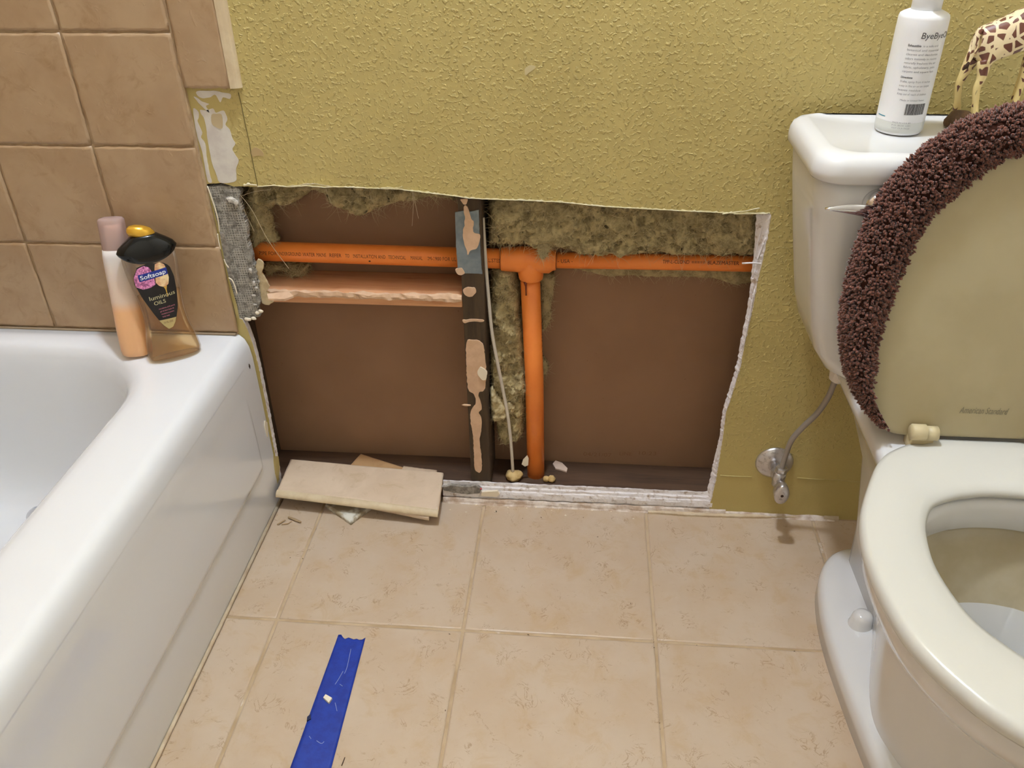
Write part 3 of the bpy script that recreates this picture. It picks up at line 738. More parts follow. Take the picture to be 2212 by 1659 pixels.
# ================================================================ cable, foam, chips in the bay
cab = thing('cable', 'white cable running down beside the stud into yellow foam', 'cable', (0.04, 0.035, ZP))
cpx = [(1043, 470, .030), (1046, 520, .028), (1050, 580, .026), (1056, 650, .026), (1063, 720, .026), (1076, 790, .027), (1088, 850, .030), (1098, 905, .030), (1104, 960, .032), (1108, 1020, .036)]
obj('jacket', *tube(spline([at(a, b, Y=c) for a, b, c in cpx], 6), 0.0030, 12), CABLE, cab, True)
fo = at(1110, 1016, Y=0.035)
blob('foam_plug', (fo.x, 0.037, ZP+0.009), 0.016, FOAM, cab, 5, (1, 0.9, 0.62), 3, 0.3, 1.6)
for k, (px, r, lab) in enumerate((((1180, 1021), 0.0065, 'round yellow foam bead touching the branch pipe'), ((1192, 1022), 0.0075, 'larger yellow foam bead next to the small bead'))):
    p = at(*px, Y=0.036); tag(blob('foam_bead', (p.x, 0.036, ZP+r*0.8), r, FOAM, None, 11+k, (1, 1, .95), 3, 0.15), lab, 'foam bead')
def chip(name, px, Z, th, m, lab, tilt=0.0, Y=None):
    pts = [at(a, b, Z=Z) for a, b in px] if Y is None else [at(a, b, Y=Y) for a, b in px]
    n = len(pts); d = Vector((0, 0, th)) if Y is None else Vector((0, -th, 0))
    tri = tessellate_polygon([[Vector((p.x, p.y, 0)) if Y is None else Vector((p.x, p.z, 0)) for p in pts]])
    v = pts+[p+d for p in pts]
    f = [tuple(t) for t in tri]+[tuple(i+n for i in reversed(t)) for t in tri]+[(i, (i+1) % n, n+(i+1) % n, n+i) for i in range(n)]
    return tag(obj(name, v, f, m), lab, 'chip')
chip('plaster_chip', [(1194, 1004), (1200, 997), (1214, 1002), (1226, 1014), (1224, 1021), (1212, 1017), (1200, 1014)], ZP, 0.003, mat('pink_chip', (226, 200, 178), 0.8), 'pinkish plaster chip on the sole plate right of the foam beads')
chip('paint_flake', [(1127, 1002), (1130, 992), (1139, 983), (1142, 990), (1141, 1004), (1134, 1007)], None, 0.0015, CHIP, 'cream paint flake stuck to the foot of the branch pipe', Y=YP-R1-0.0005)

# ================================================================ bathtub
tub = thing('bathtub', 'white bathtub with glossy rim along the left side', 'bathtub', (-0.79, -0.76, 0.0))
TX0, TX1, TY0, TY1, TZ = -1.172, -0.4115, -1.52, -0.0015, 0.362
def rrect(x0, x1, y0, y1, r, z, nc=14, ns=18):
    """rounded rectangle; r = radii for the corners (x1,y1),(x0,y1),(x0,y0),(x1,y0)"""
    cs = [(x1-r[0], y1-r[0], r[0], 0), (x0+r[1], y1-r[1], r[1], 90), (x0+r[2], y0+r[2], r[2], 180), (x1-r[3], y0+r[3], r[3], 270)]
    pts = []
    for i, (cx, cy, rr, a0) in enumerate(cs):
        arc = [(cx+rr*math.cos(math.radians(a0+90*k/nc)), cy+rr*math.sin(math.radians(a0+90*k/nc))) for k in range(nc+1)]
        nx = cs[(i+1) % 4]; a1 = math.radians(nx[3]); st = (nx[0]+nx[2]*math.cos(a1), nx[1]+nx[2]*math.sin(a1)); e = arc[-1]
        pts += arc+[(e[0]+(st[0]-e[0])*k/ns, e[1]+(st[1]-e[1])*k/ns) for k in range(1, ns)]
    return [(x, y, z) for x, y in pts]
rings = []
AX = -0.0105   # apron border plane lies at TX1-AX
for inset, z in ((AX+0.001, 0.0), (AX, 0.006), (AX, 0.10), (AX, 0.27), (AX+0.0005, 0.315), (AX+0.003, 0.338), (AX+0.008, 0.352), (AX+0.016, 0.3595), (AX+0.026, 0.362)):
    rings.append(rrect(TX0, TX1-inset, TY0, TY1, (0.006,)*4, z))
def basin(d, z, k=1.0, low=0.0):
    return rrect(-1.085+d, -0.520-d, -1.43+d+low*1.5, -0.054-d, (max(0.03, 0.175-d*0.5), 0.16, 0.2, 0.2), z)
for d, z in ((-0.020, 0.3622), (-0.010, 0.3618), (0.0, 0.3590), (0.007, 0.353), (0.013, 0.340), (0.018, 0.318), (0.026, 0.26), (0.036, 0.18), (0.046, 0.12), (0.060, 0.080), (0.085, 0.058), (0.115, 0.050), (0.16, 0.047), (0.20, 0.046)):
    rings.append(basin(d, z))
sh = obj('shell', *loft(rings, False, True), TUB, tub, True)
# apron panel standing slightly proud of its border, with a soft rolled edge
XS = TX1-AX
v = []; f = []; ny, nz = 120, 40
ys = [-0.052-1.40*(i/ny)**1.6 for i in range(ny+1)]; zs_ = [0.104+0.215*(j/nz)**1.3 for j in range(nz+1)]
sm = lambda t: (lambda q: q*q*(3-2*q))(max(0.0, min(1.0, t)))
for y in ys:
    for z in zs_:
        h = sm((-0.056-y)/0.014)*sm((z-0.106)/0.016)*(1-sm((z-0.13)/0.18))
        v.append((XS-0.0006+0.0052*h, y, z))
for i in range(ny):
    for j in range(nz): a = i*(nz+1)+j; f.append((a, a+1, a+nz+2, a+nz+1))
obj('apron_panel', v, f, TUB, tub, True)
# drain and paint marks on the tub end
DRX, DRY = -0.789, -0.151
dr = obj('drain', *tube([(DRX, DRY, 0.0560), (DRX, DRY, 0.0590), (DRX, DRY, 0.0596)], [0.030, 0.030, 0.026], 28), CHROME, tub, True)
obj('stopper', *tube([(DRX, DRY, 0.0595), (DRX, DRY, 0.0630), (DRX, DRY, 0.0650)], [0.019, 0.019, 0.012], 24), mat('dark_stopper', (70, 68, 66), 0.3, metal=0.5), dr, True)
def tubmark(pts, m, nm, th=0.0006):
    poly = [(at(a, b, X=XS).y, at(a, b, X=XS).z) for a, b in pts]
    obj(nm, *slab(ragged(poly, 0.0006, 0.003), lambda a, b: (XS-0.003, a, b), lambda a, b: (XS+th, a, b)), m, tub)
tubmark([(571, 908), (576, 912), (578, 930), (577, 944), (574, 935), (571, 920)], CHIP, 'paint_chip', 0.0015)
tubmark([(590, 984), (601, 986), (604, 1010), (600, 1045), (594, 1022), (591, 1000)], OLIVE, 'paint_smear')
tubmark([(538, 786), (540, 790), (540, 796), (538, 792)], DARKCRUMB, 'scratch')

# ================================================================ bottles on the tub corner
def lean_frame(base, yaw_dir, lean):
    ux = Vector((yaw_dir[0], yaw_dir[1], 0)).normalized(); back = Vector((-ux.y, ux.x, 0))
    up = (Vector((0, 0, 1))*math.cos(lean)+back*math.sin(lean)).normalized()
    fr = up.cross(ux)*-1  # towards the back
    return lambda a, b, c: Vector(base)+ux*a+fr*(-b if False else b)+up*c
def superell(hw, hd, z, fr, n=40, e=2.4):
    out = []
    for k in range(n):
        t = 2*math.pi*k/n; c, s = math.cos(t), math.sin(t)
        out.append(fr(hw*math.copysign(abs(c)**(2/e), c), hd*math.copysign(abs(s)**(2/e), s), z))
    return out
def make_plastic(name, tint, amount, rough=0.08, glow=False):
    """thin plastic or clear liquid: tinted transparency, some scattering, glossy skin"""
    m, t, b = new_mat(name)
    tr = t.add('ShaderNodeBsdfTransparent'); tr.inputs[0].default_value = (*s2l(tint), 1)
    gl = t.add('ShaderNodeBsdfGlossy'); gl.inputs['Roughness'].default_value = rough
    df = t.add('ShaderNodeBsdfTranslucent' if glow else 'ShaderNodeBsdfDiffuse'); df.inputs[0].default_value = (*s2l(tint), 1)
    lw = t.add('ShaderNodeLayerWeight'); lw.inputs[0].default_value = 0.35
    m1 = t.add('ShaderNodeMixShader'); m1.inputs[0].default_value = amount
    t.l.new(tr.outputs[0], m1.inputs[1]); t.l.new(df.outputs[0], m1.inputs[2])
    m2 = t.add('ShaderNodeMixShader'); t.l.new(t.math('MULTIPLY', lw.outputs['Fresnel'], 0.45), m2.inputs[0])
    t.l.new(m1.outputs[0], m2.inputs[1]); t.l.new(gl.outputs[0], m2.inputs[2])
    t.l.new(m2.outputs[0], t.n['Material Output'].inputs[0])
    return m
CLEARP = make_plastic('clear_bottle_plastic', (254, 250, 244), 0.03)
LIQ = make_plastic('amber_soap', (255, 240, 210), 0.04, 0.10, True)
MILKY = mat('milky_bottle_plastic', (240, 226, 212), 0.35, sub=0.3)
PEACH = mat('peach_lotion_bottle', (240, 178, 118), 0.35, sub=0.3)
CAPCLEAR = make_plastic('pinkish_clear_cap', (238, 214, 206), 0.35, 0.1)

b1 = thing('shampoo_bottle', 'slim translucent bottle half full of peach liquid leaning on tiles', 'bottle', (-0.564, -0.083, 0.3625))
fr = lean_frame((-0.564, -0.083, 0.3625), (0.985, 0.17), 0.20)
sec = [(0.0, .019), (.003, .0225), (.01, .0238), (.05, .0242), (.088, .0235), (.088, .0235), (.13, .0228), (.165, .0222), (.178, .021)]
def make_fill():
    """frosted bottle, peach liquid showing up to its level"""
    m, t, b = new_mat('frosted_bottle_with_peach_liquid'); p = t.pos()
    sep = t.add('ShaderNodeSeparateXYZ'); t.l.new(p, sep.inputs[0])
    lvl = t.ramp(sep.outputs['Z'], 0.440, 0.462)
    c = t.mix(lvl, s2l((240, 186, 134)), t.mix(t.ramp(sep.outputs['Z'], 0.462, 0.545), s2l((232, 206, 184)), s2l((230, 222, 216))))
    t.l.new(c, b.inputs['Base Color']); b.inputs['Roughness'].default_value = 0.35
    b.inputs['Subsurface Weight'].default_value = 0.3; b.inputs['Subsurface Radius'].default_value = (0.01, 0.008, 0.006)
    return m
obj('body', *loft([superell(r, r*.85, z, fr, 36, 2.6) for z, r in sec if z != .088]), make_fill(), b1, True)
obj('cap', *loft([superell(r, r*.85, z, fr, 36, 2.8) for z, r in ((.178, .0195), (.180, .0200), (.196, .0198), (.218, .0196), (.2245, .0192), (.2275, .0165), (.2285, .01))]), CAPCLEAR, b1, True)
obj('cap_core', *loft([superell(r, r*.85, z, fr, 24, 2.6) for z, r in ((.178, .013), (.214, .013), (.216, .010))]), MILKY, b1, True)

b2 = thing('body_wash_bottle', 'clear amber body wash bottle with black cap and dark label', 'bottle', (-0.4965, -0.085, 0.3625))
fr2 = lean_frame((-0.4965, -0.085, 0.3625), (0.84, 0.54), 0.17)
# half width, half depth by height
prof2 = [(0.0, .036, .016), (.003, .0405, .0195), (.010, .0425, .0215), (.030, .0400, .0215), (.055, .0345, .0205), (.080, .0325, .0195), (.105, .0340, .0190), (.130, .0375, .0184), (.150, .0400, .0178), (.166, .0410, .0172), (.182, .0400, .0164)]
def dims2(z):
    for (za, wa, da), (zb_, wb, db) in zip(prof2, prof2[1:]):
        if za <= z <= zb_:
            t = (z-za)/(zb_-za); return wa+(wb-wa)*t, da+(db-da)*t
    return prof2[-1][1:]
lv = 0.112
zz = [0.0, .0015, .003, .006, .010, .02, .03, .042, .055, .067, .08, .092, .105, .118, .13, .14, .15, .158, .166, .174, .182]
obj('body', *loft([superell(*dims2(z), z, fr2, 48, 2.3) for z in zz]), CLEARP, b2, True)
obj('liquid', *loft([superell(dims2(z)[0]-.0022, dims2(z)[1]-.0022, max(z, .003), fr2, 40, 2.3) for z in zz[1:] if z <= 0.105]+[superell(dims2(lv)[0]-.0022, dims2(lv)[1]-.0022, lv, fr2, 40, 2.3)]), LIQ, b2, True)
# black shoulder cap: wide wings drooping at both ends, arched top
rings = []
for z, w, d, dr_ in ((.172, .0405, .0168, .012), (.1765, .0440, .0182, .012), (.184, .0455, .0184, .006), (.191, .0410, .0176, .002), (.198, .0320, .0158, 0), (.203, .0245, .0140, 0), (.206, .0205, .0125, 0)):
    r = []
    for k in range(44):
        t = 2*math.pi*k/44; c, s = math.cos(t), math.sin(t)
        x = w*math.copysign(abs(c)**.9, c); y = d*math.copysign(abs(s)**.9, s)
        r.append(fr2(x, y, z-dr_*0.25+dr_*0.9*(1-abs(c)**2)*(-0.55)+ (dr_*0.55)*abs(c)**2 if z < .18 else z))
    rings.append(r)
obj('cap', *loft(rings), mat('black_gloss_plastic', (16, 16, 14), 0.12), b2, True)
rings = []
for z, w, d in ((.204, .0195, .0125), (.209, .0205, .0130), (.214, .0195, .0125), (.219, .0150, .0100), (.2215, .0070, .005)):
    rings.append([fr2(w*math.cos(2*math.pi*k/32)-.002, d*math.sin(2*math.pi*k/32), z-0.25*w*math.cos(2*math.pi*k/32)) for k in range(32)])
obj('flip_top', *loft(rings), mat('gold_plastic', (222, 172, 60), 0.22, metal=0.55), b2, True)
LSIDE = 1.0 if (fr2(0, 1, 0)-fr2(0, 0, 0)).y < 0 else -1.0
def lab2(off):
    def fn(u, z):
        u *= 1.20; z += .026
        w, d = dims2(max(0, min(.182, z)))
        c = max(-0.97, min(0.97, u/w)); e = 2.3
        y = d*(1-abs(c)**e)**(1/e)
        return fr2(u, LSIDE*(y+off), z)
    return fn
def lslab(name, poly, off, m, parent):
    # densify so the label follows the curve of the bottle: strips by height
    zs = sorted(set([p[1] for p in poly])); z0, z1 = zs[0], zs[-1]; n = 26; v = []; f = []; row = 9
    rows = []
    for i in range(n+1):
        z = z0+(z1-z0)*(i+0.001)/(n+0.002); xs = []
        for k in range(len(poly)):
            (xa, za), (xb, zb_) = poly[k], poly[(k+1) % len(poly)]
            if (za > z) != (zb_ > z): xs.append(xa+(xb-xa)*(z-za)/(zb_-za))
        if len(xs) < 2: continue
        a, b = min(xs), max(xs); rows.append([lab2(off)(a+(b-a)*k/(row-1), z) for k in range(row)])
    for r in rows: v += r
    for i in range(len(rows)-1):
        for k in range(row-1): f.append((i*row+k, i*row+k+1, (i+1)*row+k+1, (i+1)*row+k))
    return obj(name, v, f, m, parent, True)
lab = lslab('label', [(-.0005, .028), (.006, .030), (.012, .042), (.018, .060), (.022, .085), (.0235, .110), (.021, .128), (.012, .137), (-.004, .1385), (-.018, .135), (-.0255, .120), (-.0265, .108), (-.022, .085), (-.013, .055), (-.006, .036)], .0004, mat('black_label', (26, 22, 20), 0.35), b2)
def rosem():
    m, t, b = new_mat('pink_rose_print'); p = t.pos()
    n = t.noise(p, 130, 3, 0.6, 2.5)
    t.l.new(t.mix(t.ramp(n, .35, .62), s2l((120, 44, 92)), s2l((236, 150, 196))), b.inputs['Base Color']); b.inputs['Roughness'].default_value = 0.4
    return m
lslab('rose_print', [(-.0255, .118), (-.0258, .104), (-.018, .0985), (-.010, .099), (-.002, .103), (-.001, .118), (-.004, .132), (-.010, .1355), (-.019, .132)], .0007, rosem(), lab)
lslab('cream_flask_print', [(-.001, .106), (.002, .100), (.008, .0965), (.014, .100), (.0165, .110), (.0165, .122), (.015, .132), (.010, .1365), (.004, .135), (.002, .128)], .0008, mat('cream_print', (234, 208, 156), 0.4, col2=(206, 150, 110), nscale=90), lab)
lslab('honey_drip_print', [(.007, .098), (.0085, .092), (.0087, .080), (.0094, .080), (.0098, .092), (.0115, .098)], .0008, mat('honey_print', (196, 150, 60), 0.4), lab)
lslab('gold_tip_print', [(-.0005, .0285), (.0055, .0305), (.010, .038), (.0125, .045), (-.0095, .045), (-.0055, .036)], .0007, mat('gold_print', (176, 154, 100), 0.4), lab)
def tilt_fn(off, u0, z0, sl):
    g = lab2(off); return lambda u, w: g(u0+u, z0+w+sl*u)
def tslab(name, u0, u1, z0, z1, sl, off, m):
    g = lab2(off); v = []; f = []
    for i in range(9):
        u = u0+(u1-u0)*i/8; v += [g(u, z0+sl*(u-u0)), g(u, z1+sl*(u-u0))]
    f = [(2*i, 2*i+2, 2*i+3, 2*i+1) for i in range(8)]
    return obj(name, v, f, m, lab)
tslab('name_banner', -.0200, .0165, .1115, .1225, .12, .0011, mat('blue_banner', (28, 48, 132), 0.35))
text_mesh('Softsoap', .0095, mat('white_print', (240, 240, 240), 0.4), 'brand_print', lab, tilt_fn(.0014, -.0180, .1140, .12), .0325, bold=.00012)
GOLDT = mat('pale_gold_print', (196, 184, 140), 0.4)
text_mesh('luminous', .0095, GOLDT, 'variant_print', lab, tilt_fn(.0009, -.0140, .0790, .10), .0330)
text_mesh('OILS', .0085, GOLDT, 'variant_print', lab, tilt_fn(.0009, -.0100, .0705, .10), .0150)
PINKT = mat('pink_small_print', (206, 120, 140), 0.4)
for k, (s, wv) in enumerate((('macadamia oil & peony', .021), ('gel de bano huile de', .018), ('macadamia et pivoine', .0165), ('body wash', .009))):
    text_mesh(s, .0032, PINKT, 'small_print', lab, tilt_fn(.0009, -.0060+.0007*k, .0625-.0045*k, .08), wv)
text_mesh('15 FL OZ', .0040, PRINT, 'small_print', lab, tilt_fn(.0010, -.0045, .0385, .06), .012)

# ================================================================ loose tiles by the tub
def loose(corners, th, m, label, bull=False, grp='loose tiles stacked by the tub', edge=None):
    """corners: four 3D points of the top face (counter-clockwise), given thickness"""
    c = [Vector(p) for p in corners]; nrm = (c[1]-c[0]).cross(c[3]-c[0]).normalized()
    if nrm.z < 0: nrm = -nrm
    t = thing('loose_tile', label, 'tile', tuple((c[0]+c[2])/2-nrm*th), grp)
    n = 12; rows = []
    def pt(u, w): return c[0].lerp(c[1], u).lerp(c[3].lerp(c[2], u), w)
    per = [(i/n, 0) for i in range(n)]+[(1, i/n) for i in range(n)]+[(1-i/n, 1) for i in range(n)]+[(0, 1-i/n) for i in range(n)]
    rnd = random.Random(len(label))
    rings = []
    for ins, dz in ((0.0, -th), (0.0, -th*.35), (.0008, -th*.12), (.003, 0.0)):
        r = []
        for u, w in per:
            p = pt(u, w); ctr = (c[0]+c[2])/2; d = (ctr-p); k = ins/max(d.length, 1e-6)
            jj = Vector((rnd.uniform(-1, 1), rnd.uniform(-1, 1), 0))*0.0004
            r.append(p+d*k*1.6+nrm*dz+(jj if dz < 0 else Vector((0, 0, 0))))
        rings.append(r)
    o = obj('tile_body', *loft(rings), m, t)
    for p in o.data.polygons: p.use_smooth = len(p.vertices) == 4
    if bull:
        # rounded glazed edge along c0-c1
        e0, e1 = c[0], c[1]; out = -((c[3]-c[0]).normalized())
        pr2 = [(0.0, 0.0)]+[(0.012*math.sin(a), -0.0085*(1-math.cos(a))) for a in [math.pi/2*k/6 for k in range(1, 7)]]+[(0.006, -th), (0.0, -th)]
        rg = [[q+out*(x-0.0006)+nrm*(z-0.0001) for x, z in pr2] for q in (e0, e0.lerp(e1, .5), e1)]
        obj('bullnose_edge', *loft(rg), BULL, t)
    return t
tl = [at(598, 1058, Z=.040), at(947, 1101, Z=.033), at(958, 1020, Z=.044), at(627, 991, Z=.050)]
loose(tl, .0085, LTILE, 'large pale bullnose tile on top of the loose stack', True)
loose([at(800, 1093, Z=.024), at(926, 1118, Z=.0220), at(944, 1014, Z=.0345), at(872, 1005, Z=.0350)], .0085, LTILE, 'pale tile just beneath the top bullnose tile', False)
loose([at(757, 1127, Z=.009), at(830, 1072, Z=.009), at(770, 1040, Z=.009), at(702, 1089, Z=.009)], .0085, mat('tile_back_thinset', (222, 216, 200), 0.8, col2=(168, 152, 124), nscale=35, lo=.45, hi=.6), 'small tile lying face down with white thinset on the floor')
loose([at(720, 1042, Z=.032), at(870, 1066, Z=.030), at(884, 1012, Z=.0335), at(779, 979, Z=.0385)], .0065, LTILE_TAN, 'tan tile corner poking out behind the loose stack')

# ================================================================ tape and floor litter
tp = thing('tape_strip', 'strip of blue painter tape stuck to the floor', 'tape', (-0.178, -0.45, 0))
nl, nw = 70, 10; v = []; f = []
a0, a1 = at(731, 1372, Z=0), at(789, 1380, Z=0); b0, b1_ = at(627, 1659, Z=0), at(716, 1659, Z=0)
ext = 1.75
for i in range(nl+1):
    t = i/nl*ext
    for j in range(nw+1):
        s = j/nw
        p = (a0.lerp(a1, s)).lerp(b0.lerp(b1_, s), t)
        if i == 0: p = p+Vector((0, 0.006*noise.noise(Vector((s*5, 0.3, 0)))-0.004*math.sin(s*math.pi), 0))
        wr = 0.0012*max(0, noise.noise(Vector((p.x*40+p.y*60, p.y*150, 2))))*math.exp(-t*9)
        v.append((p.x, p.y, 0.0005+wr+0.0002*noise.noise(p*90)))
for i in range(nl):
    for j in range(nw): a = i*(nw+1)+j; f.append((a, a+1, a+nw+2, a+nw+1))
o = obj('film', v, f, TAPE, tp, True); s = o.modifiers.new('thick', 'SOLIDIFY'); s.thickness = 0.00025
for k, px in enumerate(([(741, 1450), (732, 1466), (724, 1478)], [(734, 1478), (740, 1482)], [(724, 1518), (728, 1536)], [(684, 1600), (694, 1606), (700, 1602)], [(668, 1590), (672, 1596)], [(758, 1402), (750, 1440), (744, 1455)])):
    obj('dust_scratch', *tube(spline([at(a, b, Z=0.0009) for a, b in px], 4), 0.0005, 5), TAPE_DUST, tp)
chip('plaster_chip', [(699, 1510), (704, 1503), (718, 1511), (711, 1521)], 0.0012, 0.004, CHIP, 'square white plaster chip lying on the blue tape')
chip('tape_scrap', [(664, 1550), (671, 1544), (672, 1554), (663, 1559)], 0.0012, 0.002, mat('dark_tape', (30, 36, 70), 0.7), 'dark folded nick at the edge of the blue tape')
def crumb_stick(px, r, m, lab, grp=None):
    tag(obj('mortar_crumb', *tube([at(a, b, Z=r+0.0003) for a, b in px], [r*0.8]+[r]*(len(px)-2)+[r*0.7], 6), m), lab, 'crumb', grp)
crumb_stick([(623, 1117), (636, 1122), (650, 1128)], 0.0026, CRUMB, 'largest stick-shaped mortar crumb by the tub foot')
crumb_stick([(599, 1133), (608, 1128), (616, 1123)], 0.0018, CRUMB, 'straight mortar crumb left of the largest crumb')
crumb_stick([(608, 1133), (622, 1131), (630, 1126)], 0.0012, CRUMB, 'bent thin mortar crumb between the two sticks')
crumb_stick([(566, 1146), (572, 1148), (574, 1145)], 0.0012, CRUMB, 'curled mortar crumb against the tub foot')
crumb_stick([(738, 1654), (745, 1636)], 0.0008, DARKCRUMB, 'thin dark splinter on the floor right of the blue tape')
rnd = random.Random(12)
v = []; f = []
spots = [(1072, 1105, .0020), (1169, 1118, .0016), (1129, 1120, .0012), (1260, 1118, .0012), (1291, 1160, .0014), (971, 1370, .0014), (1141, 1371, .0016), (962, 1535, .0014), (994, 1447, .0010), (1412, 1387, .0012), (1413, 1399, .0013), (1362, 1304, .0012), (1505, 1394, .0012), (654, 1207, .0016), (627, 1205, .0014), (560, 1270, .0010), (703, 1160, .0009), (385, 1412, .001), (1000, 1130, .0008), (1420, 1110, .0014), (1716, 1407, .0015), (840, 1284, .001), (970, 1240, .001), (1425, 1562, .0012), (1426, 1575, .001)]
for k in range(46): spots.append((rnd.uniform(620, 1700), rnd.uniform(1110, 1300), rnd.uniform(.0003, .0008)))
for x, y, r in spots:
    p = at(x, y, Z=0.0); n0 = len(v); a = rnd.uniform(0, 3.1); e = rnd.uniform(1, 2.0)
    ax = Vector((math.cos(a), math.sin(a), 0)); ay = Vector((-ax.y, ax.x, 0)); r *= 0.8
    for d in (ax*e, -ax*e, ay*.6, -ay*.6, Vector((0, 0, .6)), Vector((0, 0, -.2))): v.append(p+d*r+Vector((0, 0, r*.3)))
    f += [tuple(n0+q for q in t) for t in ((0, 2, 4), (2, 1, 4), (1, 3, 4), (3, 0, 4), (2, 0, 5), (1, 2, 5), (3, 1, 5), (0, 3, 5))]
o = tag(obj('floor_grit', v, f, DARKCRUMB), 'scattered dark grit on the beige floor tiles', 'grit'); o['kind'] = 'stuff'
v = []; f = []
for k in range(60):
    x, y, r = rnd.uniform(960, 1560), 0, rnd.uniform(.0006, .002); y = 1082+(x-960)*.036+abs(rnd.gauss(0, 1))*14
    p = at(x, y, Z=0.0); n0 = len(v)
    for d in ((1.4, 0, 0), (-1.2, 0, 0), (0, 1, 0), (0, -1, 0), (0, 0, .8), (0, 0, -.2)): v.append(p+Vector(d)*r*rnd.uniform(.6, 1.2)+Vector((0, 0, r*.3)))
    f += [tuple(n0+q for q in t) for t in ((0, 2, 4), (2, 1, 4), (1, 3, 4), (3, 0, 4), (2, 0, 5), (1, 2, 5), (3, 1, 5), (0, 3, 5))]
o = tag(obj('plaster_grit', v, f, CHIP), 'white plaster crumbs scattered along the foot of the opening', 'grit'); o['kind'] = 'stuff'

# ================================================================ water valve
val = thing('supply_valve', 'chrome water shut-off valve with grey hose on the olive wall', 'valve', (0.531, -0.001, 0.125))
vc = Vector((0.531, 0, 0.127))
def yring(c, r, y, n=36, sx=1, sz=1): return [(c.x+r*sx*math.cos(2*math.pi*k/n), y, c.z+r*sz*math.sin(2*math.pi*k/n)) for k in range(n)]
obj('escutcheon', *loft([yring(vc, .0335, -.0005), yring(vc, .0335, -.002), yring(vc, .031, -.0055), yring(vc, .024, -.0095), yring(vc, .015, -.0120), yring(vc, .0125, -.0122)]), OLD_CHROME, val, True)
obj('stub', *loft([yring(vc, .0085, -.010), yring(vc, .0085, -.030), yring(vc, .0115, -.031), yring(vc, .0115, -.042), yring(vc, .0095, -.0425), yring(vc, .0095, -.052)]), OLD_CHROME, val, True)
obj('valve_body', *tube([(vc.x, -.046, vc.z-.014), (vc.x, -.046, vc.z+.006), (vc.x+.001, -.046, vc.z+.014)], [.0105, .0112, .0105], 24), OLD_CHROME, val, True)
bevel(obj('compression_nut', *tube([(vc.x+.001, -.046, vc.z+.012), (vc.x+.002, -.046, vc.z+.024)], .0105, 6), OLD_CHROME, val), .0008)
obj('stem', *loft([yring(vc, .006, -.05), yring(vc, .006, -.074)]), OLD_CHROME, val, True)
hv = Vector((vc.x, 0, vc.z-.008))
hd = obj('handle', *loft([yring(hv, .0120, -.066, 40, .85, 1.35), yring(hv, .0140, -.068, 40, .88, 1.4), yring(hv, .0145, -.074, 40, .88, 1.4), yring(hv, .0145, -.082, 40, .88, 1.4), yring(hv, .0130, -.0845, 40, .88, 1.4), yring(hv, .0060, -.0850, 40, .88, 1.4)]), OLD_CHROME, val, True)
obj('handle_screw', *loft([yring(hv, .0026, -.0846, 16), yring(hv, .0026, -.0856, 16)]), DARKCRUMB, hd)
hp = [(vc.x+.0015, -.046, vc.z+.02)]+[tuple(at(a, b, Y=y)) for a, b, y in ((1700, 975, -.048), (1712, 948, -.052), (1735, 922, -.058), (1765, 893, -.066), (1788, 860, -.076), (1800, 832, -.086), (1809, 808, -.095))]
obj('supply_hose', *tube(spline(hp, 8), .0047, 14), BRAID, val, True)
p = Vector(hp[-1])
bevel(obj('hose_nut', *tube([p+Vector((-.002, 0, -.012)), p+Vector((0.002, 0, .0)), p+Vector((.004, 0, .014))], [.010, .0145, .0155], 10), PLASTIC_NUT, val), .001)
# ================================================================ toilet
CX = 0.690
toi = thing('toilet', 'white toilet with raised lid and open seat', 'toilet', (CX, -0.38, 0.0))
def half2loop(hp, n=6, closed_back=True):
    """hp: (offset, y) from back centre to front centre -> mirrored smooth closed loop of (x,y)"""
    L = [(-o, y) for o, y in hp]; Rr = [(o, y) for o, y in hp]
    pts = L+[q for q in reversed(Rr) if q[0] > 1e-6]
    return [(p.x, p.y) for p in spline([(a, b, 0) for a, b in pts], n, True)]
seat_h = [(0.0, -.3085), (.050, -.3085), (.062, -.312), (.072, -.3205), (.092, -.3235), (.130, -.352), (.160, -.405), (.188, -.475), (.197, -.55), (.188, -.640), (.158, -.705), (.119, -.750), (.06, -.785), (0.0, -.796)]
inn_h = [(0.0, -.408), (.015, -.4085), (.028, -.410), (.044, -.4135), (.060, -.418), (.088, -.433), (.104, -.455), (.116, -.490), (.122, -.545), (.112, -.605), (.092, -.640), (.066, -.668), (.035, -.684), (0.0, -.690)]
S_OUT = half2loop(seat_h); S_IN = half2loop(inn_h)
def ring_at(loop, z, k=1.0, cy=-.55, ky=None): return [(CX+x*k, cy+(y-cy)*(ky or k), z) for x, y in loop]
def lerp_loop(a, b, t): return [(p[0]*(1-t)+q[0]*t, p[1]*(1-t)+q[1]*t) for p, q in zip(a, b)]
ZS = 0.417
rr = [ring_at(lerp_loop(S_OUT, S_IN, t), z) for t, z in ((.10, ZS-.021), (.02, ZS-.020), (0.0, ZS-.016), (0.0, ZS-.009), (.025, ZS-.003), (.09, ZS-.0002), (.25, ZS+.001), (.6, ZS+.0005), (.85, ZS-.0025), (.96, ZS-.008), (1.0, ZS-.014), (.97, ZS-.020), (.85, ZS-.021))]
v, f = loft(rr+[rr[0]], False, False)
obj('seat', v, f, SEAT, toi, True)
